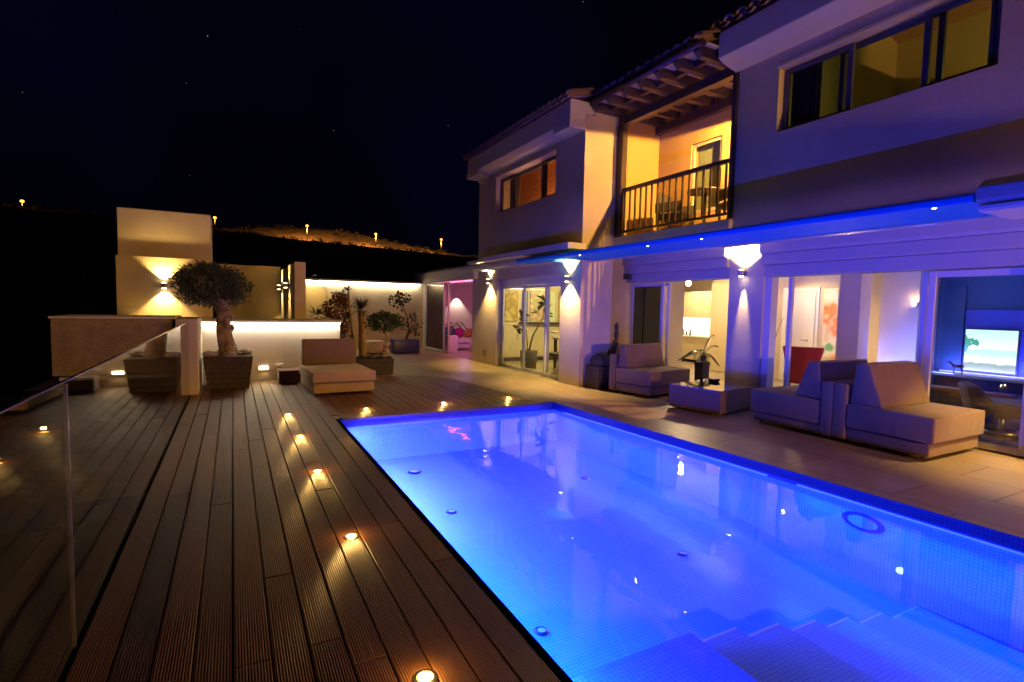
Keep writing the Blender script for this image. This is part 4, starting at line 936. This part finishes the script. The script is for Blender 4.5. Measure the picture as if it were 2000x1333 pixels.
# living room
cl3 = thing('assumed_downlight', 'assumed recessed warm downlight near the white interior door', 'ceiling lamp', (10.1, 6.7, 2.42))  # assumed fitting for the warm light round the door
MB().cyl((10.0, 6.7), .06, 2.42, 2.438, 16).build('lens', 'led_warm', cl3)
lamp('down_bulb', 'SPOT', (10.0, 6.7, 2.40), 75, (1, .68, .27), cl3, spot=R(150), direction=(0, 0, -1), size=.05)
flr = thing('added_floor_uplight', 'added low warm floor lamp, unseen behind the middle sofa, meant to cast the palm shadow', 'floor lamp', (9.7, 5.75, 0))  # added hidden light, meant to throw the palm shadow on the side wall
MB().cyl((9.7, 5.75), .08, 0, .45, 16, .06).build('body', 'alu_dark', flr)
MB().blob((9.7, 5.75, .50), .04, 1, 1, 1, 10).build('bulb', 'led_warm', flr)
lamp('added_floor_bulb', 'POINT', (9.7, 5.75, .60), 34, (1, .68, .32), flr, size=.015)
rc = thing('red_armchair', 'red tub chair with blue cushions inside the living room', 'chair', (9.35, 6.0, 0), R(118))
putl(rc, MB().prism([(-.20, .2), (-.34, .88), (.34, .88), (.20, .2)], 'y', .2, .28), 'backrest', 'red_seat', .03, 3)
putl(rc, MB().box(-.3, .3, -.3, .25, .26, .42), 'seat', 'red_seat', .04, 3)
putl(rc, MB().box(-.12, .14, -.05, .10, .43, .72), 'cushion', 'blue_seat', .04, 3)
for sx_ in (-.22, .22):
    for sy2 in (-.2, .2): putl(rc, MB().cyl((sx_, sy2), .016, 0, .26, 8), 'leg', 'steel')
bc = thing('bead_column', 'hanging column of pale beads with bare branches in a white pot', 'decoration', (10.3, 7.55, 0))
mb = MB()
for k in range(150): mb.blob((10.3+random.gauss(0, .05), 7.55+random.gauss(0, .05), random.uniform(.3, 2.3)), random.uniform(.02, .045), 1, 1, 1, 7)
mb.build('beads', 'bead', bc)
MB().cyl((10.3, 7.55), .14, 0, .3, 20, .18).build('pot', 'ceramic_white', bc)
mb = MB()
for k in range(7):
    a = -1.2+k*.25; mb.tube([(10.3, 7.5, .3), (10.3+.1*math.cos(a*3), 7.5+.15*math.sin(a)-.1, .7), (10.25, 7.45-.12*k*.6, 1.0+.08*k)], [.008, .006, .003], 5)
mb.build('twig', 'bark', bc)
# television corner
MB().box(10.66, 10.698, 1.0, 4.49, 0, 2.43).box(10.62, 10.66, 4.12, 4.49, .58, 2.0).build('panelling', 'tealwall', house)
MB().box(10.64, 10.659, 1.0, 4.11, .2, 1.60).build('tv_niche', mat('blue_niche', (.10, .14, .45), .5), house)
tvm = bpy.data.materials.new('screen_picture'); tvm.use_nodes = True
n_ = tvm.node_tree; b_ = n_.nodes['Principled BSDF']; b_.inputs['Base Color'].default_value = (0, 0, 0, 1); b_.inputs['Roughness'].default_value = .2
tcx = n_.nodes.new('ShaderNodeTexCoord'); sp_ = n_.nodes.new('ShaderNodeSeparateXYZ'); n_.links.new(tcx.outputs['Generated'], sp_.inputs[0])
ns = n_.nodes.new('ShaderNodeTexNoise'); ns.inputs['Scale'].default_value = 5; n_.links.new(tcx.outputs['Generated'], ns.inputs['Vector'])
ad = n_.nodes.new('ShaderNodeMath'); ad.operation = 'MULTIPLY_ADD'; ad.inputs[1].default_value = .12; n_.links.new(ns.outputs[0], ad.inputs[0]); n_.links.new(sp_.outputs[2], ad.inputs[2])
rp = n_.nodes.new('ShaderNodeValToRGB'); E_ = rp.color_ramp.elements
E_[0].position = .05; E_[0].color = (.50, .55, .60, 1); E_[1].position = .40; E_[1].color = (.75, .82, .85, 1)
for p_, c_ in ((.24, (.25, .32, .38, 1)), (.28, (.75, .80, .85, 1)), (.46, (.45, .60, .68, 1)), (.56, (.42, .68, .80, 1)), (.62, (.70, .86, .92, 1)), (.98, (.45, .70, .90, 1))):
    e = E_.new(p_); e.color = c_
n_.links.new(ad.outputs[0], rp.inputs[0])
# green island at the upper left of the picture
d1 = n_.nodes.new('ShaderNodeVectorMath'); d1.operation = 'DISTANCE'; d1.inputs[1].default_value = (0, .98, .68)
mpx = n_.nodes.new('ShaderNodeMapping'); mpx.inputs['Scale'].default_value = (0, 1, .8); mpx.inputs['Location'].default_value = (0, 0, .14); n_.links.new(tcx.outputs['Generated'], mpx.inputs[0]); n_.links.new(mpx.outputs[0], d1.inputs[0])
ad2 = n_.nodes.new('ShaderNodeMath'); ad2.operation = 'MULTIPLY_ADD'; ad2.inputs[1].default_value = .55; n_.links.new(ns.outputs[0], ad2.inputs[0]); n_.links.new(d1.outputs['Value'], ad2.inputs[2])
lt2 = n_.nodes.new('ShaderNodeMath'); lt2.operation = 'LESS_THAN'; lt2.inputs[1].default_value = .45; n_.links.new(ad2.outputs[0], lt2.inputs[0])
mxx = n_.nodes.new('ShaderNodeMixRGB'); mxx.inputs[2].default_value = (.05, .26, .16, 1); n_.links.new(lt2.outputs[0], mxx.inputs[0]); n_.links.new(rp.outputs[0], mxx.inputs[1])
n_.links.new(mxx.outputs[0], b_.inputs['Emission Color']); b_.inputs['Emission Strength'].default_value = 2.2
tv = thing('television', 'lit flat television showing a beach with a green headland', 'television', (10.6, 3.5, .6))
MB().box(10.59, 10.635, 3.40, 4.09, .60, 1.30).build('case', 'alu_dark', tv)
MB().box(10.583, 10.589, 3.42, 4.07, .62, 1.285).build('screen', tvm, tv)
cs = thing('tv_console', 'long blue lit shelf under the television', 'shelf', (10.4, 3.5, .5))
MB().box(10.25, 10.635, 1.0, 4.48, .52, .56).build('top', 'white', cs)
MB().box(10.30, 10.635, 1.05, 4.45, .0, .30).build('cabinet', 'tealwall', cs)
MB().box(10.60, 10.63, 1.1, 4.4, .565, .58).build('led_strip', 'blue_led', cs)
lamp('cove_and_fill_light', 'POINT', (9.6, 4.45, .9), 16, (.10, .16, 1), cs, size=.05)  # added blue fill for the column edge, not a cove fitting
lamp('cove_and_fill_light', 'AREA', (10.45, 2.9, .62), 70, (.10, .10, 1), cs, direction=(.8, 0, 1), sx=.05, sy_=2.8)
lamp('cove_and_fill_light', 'AREA', (10.3, 3.9, .50), 12, (.10, .16, 1), cs, direction=(-.6, .3, -1), sx=.05, sy_=1.0)
bd = thing('horse_figure', 'small dark animal figure standing on the blue lit shelf', 'figurine', (10.35, 4.05, .56))
mb = MB().tube([(10.35, 4.12, .68), (10.35, 3.98, .69)], [.028, .032], 8)
for y in (3.99, 4.10): mb.tube([(10.35, y, .68), (10.35, y, .561)], .010, 6)
mb.tube([(10.35, 4.11, .69), (10.35, 4.17, .75)], [.02, .016], 6).tube([(10.35, 4.16, .75), (10.35, 4.20, .72)], [.018, .01], 6)
mb.build('body', 'alu_dark', bd)
lc = thing('lounge_chair', 'dark lounge chair with blue sheen behind the closed glass leaf', 'chair', (8.7, 2.9, 0), R(30))
putl(lc, MB().box(-.35, .35, -.35, .35, .25, .42), 'seat', 'grey_seat', .05, 3)
putl(lc, MB().prism([(.15, .43), (.30, .62), (.42, .60), (.35, .30)], 'x', -.33, .33), 'backrest', 'grey_seat', .03, 3)
putl(lc, MB().cyl((0, 0), .2, .0, .05, 20).cyl((0, 0), .03, .05, .25, 10), 'base', 'steel')
sf = thing('living_sofa', 'long low dark sofa under the television shelf inside', 'sofa', (9.6, 3.8, 0))
MB().box(9.3, 10.0, 3.0, 4.6, .08, .36).build('seat', 'grey_seat', sf, bevel=.06, seg=4)
MB().box(9.25, 9.45, 3.0, 4.6, .37, .44).build('blanket', 'fabric', sf, bevel=.03, seg=3)
lamp('assumed_room_light', 'POINT', (8.9, 4.0, 2.2), 3, (.25, .35, 1.0), cs, size=.06)  # assumed dim blue room light, no lamp modelled
lamp('assumed_wall_washer', 'SPOT', (9.7, 4.75, .25), 130, (.10, .14, 1.0), cs, spot=R(120), direction=(.35, .1, 1), size=.05)  # assumed source of the blue on the column wall, no fitting seen
wls = thing('wall_spot', 'small warm uplight on the bluish wall of the living room', 'wall lamp', (9.98, 4.55, 1.6))
MB().box(9.93, 9.995, 4.50, 4.58, 1.62, 1.70).build('body', 'white', wls)
lamp('spot_bulb', 'POINT', (9.90, 4.54, 1.74), 2.2, (1, .62, .35), wls, size=.02)
# pink room
ps = thing('corner_sofa', 'low white sofa in the pink lit room', 'sofa', (7.2, 16.9, 0))
MB().box(6.30, 9.2, 16.5, 17.35, .03, .20).build('base', 'ceramic_white', ps, bevel=.02, seg=3)
MB().box(6.28, 9.2, 16.46, 17.35, .205, .36).build('seat', 'ceramic_white', ps, bevel=.04, seg=4)
ot = tag(MB().box(7.0, 7.7, 15.6, 16.2, .02, .30).build('ottoman', 'ceramic_white', bevel=.03, seg=3), 'square white ottoman in front of the sofa in the pink room', 'ottoman')
for (x, c_, lb, s_) in ((6.62, (.02, .16, .18), 'teal cushion at the left end of the pink room sofa', .26), (6.98, (.40, .02, .22), 'magenta cushion in the middle of the pink room sofa', .22), (7.28, (.45, .22, .05), 'orange and yellow cushion between two pink cushions', .21), (7.55, (.50, .02, .10), 'red pink cushion at the right end of the sofa in view', .22), (7.9, (.35, .02, .20), 'purple cushion leaning at the hidden end of the sofa', .22)):
    mb = MB(); a = random.uniform(-.5, .8) if x != 6.62 else 0
    v = []
    mb.blob((x, 17.05, .38+s_*.75), s_, .95, .38, .82, 14)
    tag(mb.build('cushion', mat('cushion_cloth', c_, .8)), lb, 'cushion', 'cushions on the sofa in the pink room')
pk = thing('pink_wall_lamp', 'downward wall lamp casting a white cone in the pink room', 'wall lamp', (7.2, 17.38, 1.9))
MB().box(7.10, 7.32, 17.80, 17.895, 1.88, 1.94).build('body', 'white', pk)
lamp('pink_spot', 'SPOT', (7.21, 17.77, 1.86), 50, (1, .85, .65), pk, spot=R(85), direction=(0, .12, -1), blend=.3, size=.02)
pc = thing('assumed_pink_cove_lamp', 'assumed pink strip lamp hidden over the annex door', 'ceiling lamp', (6.3, 15, 2.2))  # assumed source of the pink light, strip itself unseen
MB().box(6.10, 6.16, 13.6, 17.0, 2.215, 2.245).build('strip', glow('pink_strip', (1, .12, .30), 4), pc)
lamp('pink_light', 'AREA', (6.4, 15.2, 2.20), 50, (1, .22, .36), pc, direction=(.5, .5, -1), sx=.1, sy_=3.2)
lamp('assumed_violet_light', 'POINT', (6.6, 15.6, .9), 7, (.55, .25, 1), pc, size=.1)  # assumed violet light, no lamp seen
# assumed dining and upstairs lights, their fittings unseen
dl = thing('assumed_dining_lamp', 'assumed warm ceiling lamp of the dining room', 'ceiling lamp', (7.6, 10.6, 2.4))
MB().cyl((7.6, 10.6), .12, 2.42, 2.54, 20).build('shade', 'white', dl)
lamp('dining_bulb', 'POINT', (7.6, 10.6, 2.32), 230, (1, .82, .30), dl, size=.08)
lamp('assumed_brick_bulb', 'POINT', (6.3, 10.6, 3.3), 60, (1, .50, .18), house, size=.1)
lamp('assumed_upstairs_bulb', 'POINT', (8.6, 2.0, 4.3), 34, (1, .85, .20), house, size=.2)
lamp('assumed_blind_bulb', 'POINT', (8.6, 7.0, 3.9), 12, (.8, 1, .6), house, size=.1)

# ---------------------------------------------------------------- hill and street lamps
HY = 200.
road = [(-140, 29), (-60, 26.5), (-32, 25.3), (0, 24.0), (23.5, 22.9), (47, 22.2), (74, 21.4), (100, 20.2), (160, 17.5), (240, 14)]
def rz_(x):
    for (a, b), (c, d) in zip(road, road[1:]):
        if a <= x <= c: return b+(d-b)*(x-a)/(c-a)
    return road[0][1] if x < road[0][0] else road[-1][1]
crest = [(-140, 4.5), (-67, 4.6), (-37, 3.9), (-10, 4.2), (1, 5.0), (10, 7.2), (20, 8.6), (36, 9.6), (50, 8.6), (71, 5.8), (104, 3.9), (240, 3)]
def cz(x):
    for (a, b), (c, d) in zip(crest, crest[1:]):
        if a <= x <= c: return b+(d-b)*(x-a)/(c-a)
    return .3
hb = MB(); NX = 190; rows = []
ys_ = [24, 40, 70, 110, 150, 185, 193, 196, 204, 208, 213, 219, 226, 234, 243, 260]
vs = []
for j, y in enumerate(ys_):
    for i in range(NX+1):
        x = -140+380*i/NX; zr = rz_(x); nz = (random.random()-.5)
        if y <= 193: t_ = (y-24)/(193-24); z = -6+(zr-(9 if y < 190 else 3)+6)*(t_**1.15)+nz*.5*t_
        elif y <= 204: z = zr+nz*.05
        else: t_ = min(1, (y-204)/30); z = zr+cz(x)*math.sin(t_*math.pi/2)+nz*.55 if y < 250 else zr-6
        vs.append((x, y, z))
for j in range(len(ys_)-1):
    for i in range(NX): a = j*(NX+1)+i; fs_ = (a, a+1, a+NX+2, a+NX+1); rows.append(fs_)
hb.add(vs, rows, True); hb.build('hill', 'hill', kind='structure')
MB().add([(-400, -60, -7), (400, -60, -7), (400, 24.5, -7), (-400, 24.5, -7)], [(0, 1, 2, 3)]).build('ground_below', mat('dark_ground', (.03, .03, .02), 1), kind='structure')
sh = MB()
for _ in range(170):
    x = random.uniform(-60, 110); y = random.choice([random.uniform(206, 236), random.uniform(206, 236), random.uniform(190, 194)])
    z = rz_(x)+(cz(x)*math.sin(min(1, (y-204)/30)*math.pi/2) if y > 204 else -.8)
    for _ in range(26):
        d = rnd_dir(.4); sh.leaf((x+d.x*.9, y+d.y*.9, z+abs(d.z)*.7), rnd_dir(.5), .7, .16)
so = sh.build('scrub', 'shrub_far'); so['kind'] = 'stuff'; so['label'] = 'low dark scrub dotted over the orange lit slope'; so['category'] = 'scrub'
SL = [(-52.8, 28.7, 'leftmost street lamp, alone on the dark ridge'), (-4.9, 28.7, 'street lamp just beside the top corner of the chimney block'), (23.5, 28.6, 'street lamp over the brightest part of the slope, third from the left'),
      (47.7, 27.7, 'fourth street lamp from the left, on the orange slope'), (73.7, 27.7, 'rightmost street lamp, nearest to the villa wall')]
for x, z, lb in SL:
    t = thing('street_lamp', lb, 'street lamp', (x, HY, rz_(x)), 0, 'orange street lamps along the hillside road')
    zb_ = rz_(x)
    MB().tube([(x, HY, zb_-.3), (x, HY, z-.3)], [.14, .09], 8).build('pole', 'bark', t)
    MB().blob((x, HY, z-.1), .52, 1.0, 1.0, .8, 12).build('lantern', 'sodium', t)
    lamp('street_bulb', 'SPOT', (x, HY, z-.75), 30000 if x > 10 else 2500, (1, .40, .08), t, size=.3, spot=R(150), direction=(0, .95, -.45), blend=.5)
